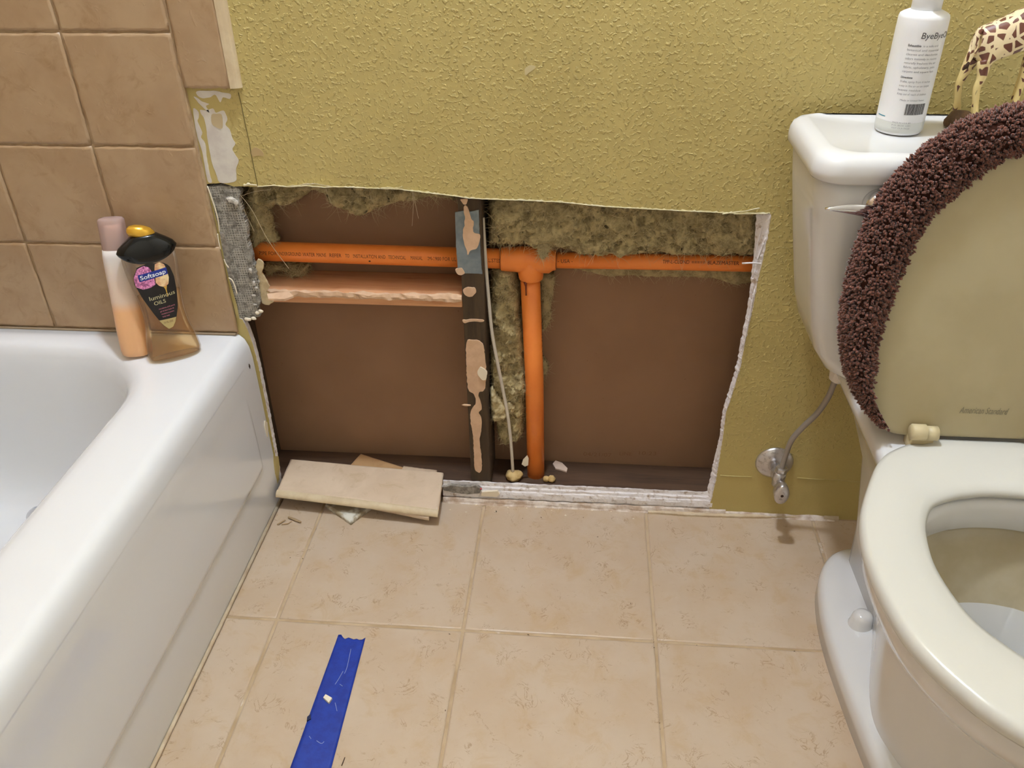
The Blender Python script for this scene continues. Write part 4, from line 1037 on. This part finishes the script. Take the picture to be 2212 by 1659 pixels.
# bowl: outer shell lofted from the rim to the foot, rim, and inner well
def egg(w, yb, yf, z, neck=0.0):
    out = []
    for x, y in S_OUT:
        u = x/.197; vv = max(0.0, (y+.3205)/(-.4755)); yy = yb+(yf-yb)*vv
        m = 1.0
        if neck:
            s = max(0, min(1, (-.27-yy)/.24)); s = s*s*(3-2*s); m = (1-neck)+neck*s
        out.append((CX+u*w*m, yy, z))
    return out
outer = [egg(.104, -.15, -.615, 0.0, .50), egg(.104, -.15, -.617, .05, .50), egg(.107, -.15, -.624, .10, .46), egg(.112, -.16, -.630, .16, .36), egg(.117, -.18, -.634, .205, .28), egg(.119, -.19, -.637, .218, .24), egg(.121, -.195, -.642, .225, .20), egg(.133, -.22, -.672, .25, .1), egg(.152, -.26, -.722, .29, .0), egg(.168, -.295, -.762, .33), egg(.176, -.315, -.778, .360), egg(.177, -.318, -.780, .378), egg(.175, -.318, -.778, .388), egg(.168, -.322, -.770, .3935)]
inner = [ring_at(S_IN, .3935, 1.06), ring_at(S_IN, .390, 1.01), ring_at(S_IN, .380, .995), ring_at(S_IN, .352, 1.0), ring_at(S_IN, .346, 1.04), ring_at(S_IN, .340, 1.06), ring_at(S_IN, .325, 1.05), ring_at(S_IN, .29, .95, -.545), ring_at(S_IN, .25, .76, -.53), ring_at(S_IN, .20, .56, -.51), ring_at(S_IN, .16, .42, -.50), ring_at(S_IN, .135, .32, -.49), ring_at(S_IN, .11, .24, -.48)]
v, f = loft(outer+inner, True, True)
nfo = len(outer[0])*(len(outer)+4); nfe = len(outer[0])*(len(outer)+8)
BOWL_SHADE = mat('shaded_bowl_glaze', (198, 186, 160), 0.2, col2=(186, 172, 142), nscale=12)  # shade on the inner bowl wall, put into a tan glaze colour
bowl = obj('bowl', v, f, None, toi, True, mats=[PORCELAIN, BOWL_SHADE], fm=[1 if nfo <= i < nfe else 0 for i in range(len(f))])
# foot flange with rounded shoulder
foot_h = [(0.0, -.118), (.045, -.120), (.078, -.142), (.104, -.190), (.117, -.260), (.120, -.330), (.117, -.400), (.112, -.470), (.104, -.540), (.086, -.600), (.05, -.628), (0.0, -.636)]
FL = half2loop(foot_h)
ft = [[(CX+x, y, 0.0) for x, y in FL]]
for k, z in ((1.0, .028), (.992, .036), (.970, .0425), (.93, .046), (.80, .050), (.45, .056)): ft.append(ring_at(FL, z, k, -.37))
obj('foot', *loft(ft), PORCELAIN, bowl, True)
# deck carrying the tank
def deck(hw, yb, yf, z, r=.04): return [(x, y, zz_) for x, y, zz_ in rrect(CX-hw, CX+hw, yf, yb, (r,)*4, z, 6, 4)]
obj('deck', *loft([deck(.052, -.14, -.33, 0.02, .03), deck(.052, -.13, -.33, .12, .03), deck(.060, -.10, -.33, .24, .03), deck(.085, -.055, -.35, .32), deck(.112, -.042, -.375, .360), deck(.124, -.04, -.380, .385), deck(.124, -.04, -.380, .398), deck(.118, -.046, -.374, .4035)]), PORCELAIN, bowl, True)
# standing water and the trap opening
obj('water', *loft([ring_at(S_IN, .1795, .49, -.505), ring_at(S_IN, .180, .49, -.505)]), mat('toilet_water', (210, 212, 206), 0.02, trans=0.6, ior=1.33), bowl)
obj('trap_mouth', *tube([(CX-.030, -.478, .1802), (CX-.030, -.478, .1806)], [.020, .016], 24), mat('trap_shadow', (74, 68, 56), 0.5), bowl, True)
# bolt cap
bc = at(1858, 1352, Z=.048)
cp = obj('bolt_cap', *tube([(bc.x, bc.y, .047), (bc.x, bc.y, .050), (bc.x, bc.y, .053), (bc.x, bc.y, .068), (bc.x, bc.y, .074), (bc.x, bc.y, .0765)], [.0195, .0195, .0180, .0155, .0125, .006], 28), PORCELAIN, toi, True)
obj('cap_washer', *tube([(bc.x-.004, bc.y, .0465), (bc.x-.004, bc.y, .0490)], [.0235, .0225], 28), mat('grey_washer', (204, 202, 186), 0.5), cp, True)
# tank
def tank(hw, yf, z, yb=-.020, r=.035): return rrect(CX-hw, CX+hw, yf, yb, (r*.6, r*.6, r, r), z, 8, 6)
obj('tank', *loft([tank(.105, -.165, .4045), tank(.135, -.175, .408), tank(.160, -.182, .425), tank(.180, -.187, .455), tank(.191, -.190, .490), tank(.199, -.193, .53), tank(.212, -.199, .60), tank(.224, -.205, .67), tank(.231, -.2085, .720)]), PORCELAIN, toi, True)
tl_ = [tank(.231, -.209, .7185), tank(.236, -.214, .7190), tank(.239, -.2175, .7230), tank(.2395, -.2180, .732), tank(.2385, -.217, .741), tank(.235, -.2135, .7485), tank(.228, -.2065, .7525), tank(.218, -.1965, .7538), tank(.214, -.1925, .7535), tank(.208, -.186, .7520), tank(.15, -.14, .7515, -.06)]
tl_ = [[(x, max(y, -.2175) if True else y, z) for x, y, z in r] for r in tl_]
obj('tank_lid', *loft(tl_), PORCELAIN, toi, True)
# flush lever
lb = at(1897, 440, Y=-.212)
lv_ = obj('flush_lever', *tube([(lb.x, -.204, lb.z), (lb.x, -.214, lb.z), (lb.x, -.220, lb.z), (lb.x, -.226, lb.z), (lb.x, -.229, lb.z)], [.018, .018, .0165, .012, .005], 28), CHROME, toi, True)
q0 = at(1783, 451, Y=-.236); q1 = at(1905, 461, Y=-.232)
rings = []
for i in range(13):
    t = i/12; c = q0.lerp(q1, t); hh = .0075*math.sin(min(1, t*1.25+.06)*math.pi*.5)**.8; tk = .0026
    if i == 0: hh = .0012
    c = c+Vector((0, 0.0, .002*math.sin(t*math.pi)))
    rings.append([(c.x, c.y+tk*math.sin(a)*1.0-.004*math.cos(a)*0, c.z+hh*math.cos(a)) for a in [2*math.pi*k/14 for k in range(14)]])
obj('lever_arm', *loft(rings), CHROME, lv_, True)
# hinges
for s in (-1, 1):
    hx = CX+s*.076
    h = obj('hinge', *tube([(hx-.014, -.322, .432), (hx-.012, -.322, .432), (hx+.004, -.322, .432), (hx+.0045, -.322, .432)], [.0092, .0108, .0108, .0100], 20), HINGE, toi, True)
    obj('hinge_pin', *tube([(hx+.0045, -.322, .431), (hx+.019, -.322, .431)], .0096, 20), HINGE, h, True)
    bevel(obj('hinge_foot', *box(hx-.012, hx+.018, -.324, -.302, .4035, .428), HINGE, h), .003)
# raised lid, leaning back towards the tank
LP0 = Vector((0, -.31, .43)); LN = Vector((0, -1, .2)).normalized(); LU = Vector((0, .2, 1)).normalized()
def lidpt(o, z, d=0.0):
    y = LP0.y+(z-LP0.z)*.2; return Vector((CX+o, y, z))+LN*d
lid_h = [(0.0, .4175), (.06, .4175), (.104, .4190), (.128, .436), (.148, .475), (.160, .530), (.162, .580), (.154, .650), (.132, .715), (.094, .760), (.05, .786), (0.0, .794)]
LL = half2loop(lid_h, 5)
def lidring(k, d, cz=.60): return [lidpt(x*k, cz+(z-cz)*k, d) for x, z in LL]
lid = obj('lid', *loft([lidring(.97, -.020), lidring(1.0, -.017), lidring(1.0, -.006), lidring(.985, -.001), lidring(.965, 0.0), lidring(.5, .0005)]), LIDM, toi, True)
text_mesh('American Standard', .0125, mat('logo_grey', (128, 120, 96), 0.5), 'logo_print', lid, lambda u, w: lidpt(-.030+u, .4530+w, .0008), .060, shear=0.35)
# a yellowed seat back strip where lid and seat meet
# ================================================================ shaggy lid cover
cov = thing('lid_cover', 'brown shaggy cover stretched around the raised toilet lid', 'lid cover', tuple(lidpt(0, .43, -.03)))
inn = [(.113, .4285), (.128, .450), (.141, .476), (.146, .515), (.145, .554), (.141, .590), (.134, .626), (.114, .691), (.071, .741), (.035, .767), (0.0, .776)]
out = [(.116, .4295), (.142, .452), (.166, .490), (.180, .530), (.187, .572), (.186, .615), (.179, .668), (.152, .738), (.098, .792), (.05, .814), (0.0, .822)]
def smooth_half(h): return [(p.x, p.y) for p in spline([(a, b, 0) for a, b in h], 7)]
hi, ho = smooth_half(inn), smooth_half(out)
hi = [(-a, b) for a, b in hi]+[(a, b) for a, b in reversed(hi[:-1])]
ho = [(-a, b) for a, b in ho]+[(a, b) for a, b in reversed(ho[:-1])]
prof_c = [(0.0, .0015), (.12, .006), (.3, .011), (.55, .0125), (.8, .008), (.95, -.002), (1.0, -.012), (.97, -.026), (.85, -.034), (.55, -.038), (.2, -.039)]
rings = []
for (a, b), (c, d) in zip(hi, ho):
    wdt = math.hypot(c-a, d-b); sc = min(1, wdt/.03)
    rings.append([lidpt(a+(c-a)*t, b+(d-b)*t, (e if e > 0 else e)*(sc if e > 0 else max(sc, .55))) for t, e in prof_c])
v, f = loft(rings, False, False, False)
n0 = len(v); npf = len(prof_c)
backring = [i*npf+npf-1 for i in range(len(rings))]
f.append(tuple(backring))
PILE_BASE = mat('brown_pile_backing', (58, 34, 26), 1.0, spec=0.05)
base = obj('cover_backing', v, f, PILE_BASE, cov, True)
def make_pile():
    m, t, b = new_mat('brown_chenille'); p = t.pos()
    c = t.mix(t.ramp(t.noise(p, 260, 3, 0.6), .3, .7), s2l((74, 42, 32)), s2l((134, 84, 68)))
    t.l.new(c, b.inputs['Base Color']); b.inputs['Roughness'].default_value = 0.95; b.inputs['Specular IOR Level'].default_value = 0.05
    b.inputs['Sheen Weight'].default_value = 0.4
    return m
rnd = random.Random(4); me = base.data; tri = []; area = []
for p in me.polygons[:-1]:
    vs_ = [me.vertices[i].co for i in p.vertices]
    if len(vs_) == 4: tri += [(vs_[0], vs_[1], vs_[2]), (vs_[0], vs_[2], vs_[3])]
tot = 0
for a, b, c in tri:
    tot += (b-a).cross(c-a).length/2; area.append(tot)
import bisect
cen = lambda q: lidpt(0, .60, -.014)
pv = []; pf = []
for k in range(15000):
    i = min(bisect.bisect(area, rnd.random()*tot), len(tri)-1); a, b, c = tri[i]
    s, t = rnd.random(), rnd.random()
    if s+t > 1: s, t = 1-s, 1-t
    p = a+(b-a)*s+(c-a)*t; nn = (b-a).cross(c-a)
    if nn.length < 1e-12: continue
    nn.normalize()
    # outward = away from the spine of the roll
    mid = lidpt((p.x-CX)*.92, .60+(p.z-.60)*.92, -.013)
    if nn.dot(p-mid) < 0: nn = -nn
    d = (nn+Vector((rnd.gauss(0, .45), rnd.gauss(0, .45), rnd.gauss(-.15, .45)))).normalized()
    L = rnd.uniform(.004, .009); r = rnd.uniform(.0012, .0024)
    x = d.orthogonal().normalized(); y = d.cross(x); m0 = p+d*L*.62; n0 = len(pv)
    pv += [p-nn*.001, m0+x*r, m0+y*r, m0-x*r, m0-y*r, p+d*L]
    for q in range(4): pf += [(n0, n0+1+q, n0+1+(q+1) % 4), (n0+5, n0+1+(q+1) % 4, n0+1+q)]
o = obj('shag_pile', pv, pf, make_pile(), cov, True); o['kind'] = 'stuff'

# ================================================================ spray bottle on the tank
LBC = Vector((.5765, -.094, .7522)); LR = .0295
sb = thing('spray_bottle', 'white spray bottle with printed back label on the toilet tank', 'bottle', tuple(LBC))
BW = mat('white_bottle_plastic', (238, 236, 234), 0.35, sub=0.15)
def czr(r, z): return [(LBC.x+r*math.cos(2*math.pi*k/48), LBC.y+r*math.sin(2*math.pi*k/48), LBC.z+z) for k in range(48)]
obj('body', *loft([czr(r, z) for r, z in ((.024, 0), (.0275, .001), (LR-.0004, .004), (LR, .010), (LR, .126), (LR-.0002, .138), (LR-.0012, .1415), (LR-.004, .1435), (.020, .1460), (.0165, .147))]), BW, sb, True)
obj('collar', *loft([czr(r, z) for r, z in ((.0160, .1460), (.0172, .1465), (.0172, .170), (.0160, .172))]), mat('white_collar', (240, 240, 240), 0.4), sb, True)
hd_ = obj('sprayer_head', *loft([[(x, y, LBC.z+z) for x, y, _ in rrect(LBC.x-hw, LBC.x+hw, LBC.y-.030-ext_, LBC.y+.014, (.008,)*4, 0, 5, 3)] for z, hw, ext_ in ((.172, .011, -.012), (.180, .012, 0.0), (.196, .012, .004), (.203, .010, .002), (.205, .007, 0))]), BW, sb, True)
obj('cloudy_base', *loft([czr(r, z) for r, z in ((.0262, .0008), (LR+.0001, .0045), (LR+.0002, .010), (LR+.0002, .017))], False, False), mat('cloudy_plastic', (214, 214, 206), 0.3), sb, True)
# lettering wrapped round the bottle: angle 0 faces the room (-Y), positive to the right
def cylf(a0, z0):
    return lambda u, w: (LBC.x+(LR+.0002)*math.sin(a0+u/LR), LBC.y-(LR+.0002)*math.cos(a0+u/LR), LBC.z+z0+w)
INK = mat('black_ink', (70, 66, 66), 0.5); INK2 = mat('grey_ink', (150, 146, 146), 0.5)
text_mesh('ByeByeOdor', .0100, INK, 'brand_print', sb, cylf(-.26, .1180), .0520, shear=.12)
rnd = random.Random(8)
text_mesh('Exhaustible', .0036, INK, 'label_print', sb, cylf(-.69, .1085), .0150, bold=.00008)
L1 = ['is a natural line of', 'botanical and essential', 'cleanse and deodorize', 'odors instantly in rooms', 'naturally freshens the air', 'fabric, upholstery, pets', 'carpets and square feet']
text_mesh('is a safe and', .0034, INK2, 'label_print', sb, cylf(-.10, .1085), .0190)
for k, s in enumerate(L1[1:]): text_mesh(s, .0036, INK2, 'label_print', sb, cylf(-.69, .1035-.0050*k), .0390)
text_mesh('Directions', .0033, INK, 'label_print', sb, cylf(-.69, .0715), .0135, bold=.00008)
for k, (s, w_) in enumerate((('Shake, spray from 6 inches', .0235), ('away in the air or on carpet', .0235), ('leaves residue', .0165), ('Keep out of reach of children', .0225))): text_mesh(s, .0036, INK2, 'label_print', sb, cylf(-.69, .0665-.0050*k), w_*1.6)
text_mesh('Made in United States', .0028, INK2, 'label_print', sb, cylf(-.52, .0445), .0300)
v = []; f = []; u = 0.0
for k in range(26):
    wb = rnd.choice((.0003, .0003, .0006, .0009)); g0 = cylf(-.24, .0275); n0 = len(v)
    v += [g0(u, 0), g0(u+wb, 0), g0(u+wb, .0135), g0(u, .0135)]; f.append((n0, n0+1, n0+2, n0+3)); u += wb+rnd.choice((.0003, .0005))
obj('barcode', v, f, mat('barcode_ink', (40, 38, 38), 0.5), sb)
for k, s in enumerate(('MADE IN U.S.A. BY', 'P.O. BOX 1201', 'VISIT OUR PAGE')): text_mesh(s, .0026, INK2, 'label_print', sb, cylf(-.62, .0165-.0034*k), .0220)
v = []; f = []
for i in range(9):
    g0 = cylf(-1.45+.45*i/8, .0225-.0012*i/8*0); v += [g0(0, -.0006), g0(0, .0006)]
f = [(2*i, 2*i+2, 2*i+3, 2*i+1) for i in range(8)]
obj('blue_line', v, f, mat('teal_print', (60, 140, 160), 0.5), sb)

# ================================================================ giraffe figurine
GY = -.068; GZ = .7522
gir = thing('giraffe_figurine', 'spotted giraffe figurine standing on brown rocks on the tank', 'figurine', (.70, GY, GZ))
GX = lambda x, y, Y=GY: at(x, y, Y=Y)
def skin(name, verts, edges, m, parent, root=0, lev=2):
    me = bpy.data.meshes.new(name); me.from_pydata([p for p, r in verts], edges, []); o = bpy.data.objects.new(name, me); link(o, parent)
    sm = o.modifiers.new('skin', 'SKIN'); sm.use_smooth_shade = True
    for i, (p, r) in enumerate(verts):
        d = me.skin_vertices[0].data[i]; d.radius = (r, r) if not isinstance(r, tuple) else r; d.use_root = (i == root)
    s = o.modifiers.new('sub', 'SUBSURF'); s.levels = lev; s.render_levels = lev
    dg = bpy.context.evaluated_depsgraph_get(); dg.update()
    nm = bpy.data.meshes.new_from_object(o.evaluated_get(dg)); nm.materials.clear(); nm.materials.append(m)
    for p in nm.polygons: p.use_smooth = True
    o.modifiers.clear(); o.data = nm
    return o
def make_giraffe():
    m, t, b = new_mat('giraffe_coat'); p = t.pos()
    mp = t.add('ShaderNodeMapping'); t.l.new(p, mp.inputs[0]); mp.inputs['Scale'].default_value = (1, 1, .85)
    vo = t.add('ShaderNodeTexVoronoi', feature='DISTANCE_TO_EDGE'); t.l.new(mp.outputs[0], vo.inputs['Vector']); vo.inputs['Scale'].default_value = 92; vo.inputs['Randomness'].default_value = .8
    sep = t.add('ShaderNodeSeparateXYZ'); t.l.new(p, sep.inputs[0])
    thr = t.ramp(sep.outputs['Z'], .835, .805)     # wider cream gaps lower on the legs
    e = t.math('SUBTRACT', vo.outputs['Distance'], t.math('ADD', .13, t.math('MULTIPLY', thr, .15)))
    fac = t.ramp(e, -.01, .02)
    cream = t.mix(t.ramp(sep.outputs['Z'], .80, .87), s2l((238, 212, 142)), s2l((240, 218, 176)))
    t.l.new(t.mix(fac, cream, s2l((112, 66, 48))), b.inputs['Base Color']); b.inputs['Roughness'].default_value = .42
    return m
V = lambda px, dy=0.0: tuple(GX(*px, GY+dy))
gv = []; ge = []
def gadd(p, r, prev=None):
    gv.append((p, r)); i = len(gv)-1
    if prev is not None: ge.append((prev, i))
    return i
hip = V((2138, 92)); sx = GX(2138, 92)
zb_ = .863; x0g = .6675
a0_ = gadd((x0g-.007, GY, zb_-.004), (.0150, .0175))               # rump
a = gadd((x0g+.006, GY, zb_-.001), (.0215, .0235), a0_)             # hips
m1 = gadd((x0g+.030, GY, zb_+.004), (.0215, .0235), a)         # belly
sh_ = gadd((x0g+.060, GY, zb_+.013), (.0190, .0245), m1)       # shoulders
n1 = gadd((x0g+.073, GY, zb_+.042), (.0105, .0120), sh_)
n2 = gadd((x0g+.084, GY, zb_+.080), (.0075, .0085), n1)
n3 = gadd((x0g+.092, GY, zb_+.112), .0065, n2)
h1 = gadd((x0g+.097, GY, zb_+.126), (.0075, .0078), n3)
h2 = gadd((x0g+.108, GY, zb_+.119), .0062, h1)
h3 = gadd((x0g+.119, GY, zb_+.111), .0050, h2)
for s in (-1, 1):
    q = gadd((x0g+.094, GY+s*.0045, zb_+.139), .0016, h1); gadd((x0g+.093, GY+s*.005, zb_+.146), .0021, q)
    q = gadd((x0g+.091, GY+s*.012, zb_+.131), .0022, h1); gadd((x0g+.089, GY+s*.017, zb_+.132), .0012, q)
for s, dx in ((-1, 0.0075), (1, -.0075)):
    k1 = gadd((x0g-.003+dx*.5, GY+s*.009, zb_-.026), (.0110, .0105), a)
    k2 = gadd((x0g-.004+dx, GY+s*.010, zb_-.047), .0062, k1)
    k3 = gadd((x0g-.007+dx, GY+s*.010, zb_-.060), .0050, k2)
    k4 = gadd((x0g-.003+dx, GY+s*.010, zb_-.080), .0043, k3)
    k5 = gadd((x0g-.001+dx, GY+s*.010, zb_-.092), .0054, k4); gadd((x0g+.000+dx, GY+s*.010, zb_-.097), .0056, k5)
for s, dx in ((-1, -.003), (1, .004)):
    k1 = gadd((x0g+.058+dx, GY+s*.009, zb_-.016), (.0070, .0080), sh_)
    k2 = gadd((x0g+.057+dx, GY+s*.010, zb_-.040), .0050, k1)
    k3 = gadd((x0g+.057+dx, GY+s*.010, zb_-.052), .0048, k2)
    k4 = gadd((x0g+.056+dx, GY+s*.010, zb_-.072), .0039, k3)
    k5 = gadd((x0g+.057+dx, GY+s*.010, zb_-.084), .0048, k4); gadd((x0g+.058+dx, GY+s*.010, zb_-.089), .0048, k5)
skin('body', gv, ge, make_giraffe(), gir, 1)
obj('tail', *tube(spline([(x0g-.012, GY-.006, zb_+.010), (x0g-.0165, GY-.009, zb_-.004), (x0g-.0165, GY-.011, zb_-.020), (x0g-.018, GY-.012, zb_-.030)], 5), [.0042-.0026*i/15 for i in range(16)], 8), bpy.data.materials['giraffe_coat'], gir, True)
obj('tail_tuft', *tube([(x0g-.018, GY-.012, zb_-.028), (x0g-.020, GY-.012, zb_-.034), (x0g-.0235, GY-.012, zb_-.038)], [.0016, .0030, .0008], 8), DARKCRUMB, gir, True)
ROCK = mat('brown_rock_base', (104, 76, 46), .8, col2=(78, 56, 34), nscale=90, bump=.6, bscale=160)
def rock(name, c, r, sq, seed):
    o = blob(name, c, r, ROCK, gir, seed, sq, 3, .25, 1.4)
    for q in o.data.vertices: q.co.z = max(q.co.z, GZ+.0002)
    return o
rock('rock', (x0g-.010, GY-.010, GZ+.009), .0165, (1.0, 1.0, .85), 3)
rock('rock', (x0g+.012, GY, GZ+.002), .0175, (1.1, 1.1, .62), 6)
rock('rock', (x0g+.036, GY, GZ+.002), .022, (1.2, 1.05, .72), 9)
rock('rock', (x0g+.062, GY, GZ+.003), .024, (1.1, 1.0, .95), 12)
for s, q in enumerate(((x0g+.048, GY-.010, GZ+.017), (x0g+.055, GY-.013, GZ+.021), (x0g+.043, GY-.013, GZ+.013))):
    blob('moss_tuft', q, .007, mat('dark_moss_%d' % s, (66, 58, 30), .9) if s == 0 else bpy.data.materials['dark_moss_0'], gir, 30+s, (1.4, .8, .7), 2, .5, 2.0)

# ================================================================ ceiling lamp (out of view, lights the room)
lamp = thing('ceiling_lamp', 'round white globe lamp under the bathroom ceiling', 'lamp', tuple(LAMP))
def zr(r, z, n=40): return [(LAMP.x+r*math.cos(2*math.pi*k/n), LAMP.y+r*math.sin(2*math.pi*k/n), z) for k in range(n)]
obj('housing', *loft([zr(.085, CEIL-.0005), zr(.085, CEIL-.02), zr(.05, CEIL-.035), zr(.032, LAMP.z+LAMP_RADIUS+.012), zr(.032, LAMP.z+LAMP_RADIUS*.93)]), BW, lamp, True)
em, t_, b_ = new_mat('lamp_globe'); b_.inputs['Base Color'].default_value = (0, 0, 0, 1); b_.inputs['Emission Color'].default_value = (*LAMP_COLOR, 1); b_.inputs['Emission Strength'].default_value = LAMP_RADIANCE
b_.inputs['Specular IOR Level'].default_value = 0
blob('globe', tuple(LAMP), LAMP_RADIUS, em, lamp, 1, (1, 1, 1), 2, 0.0)
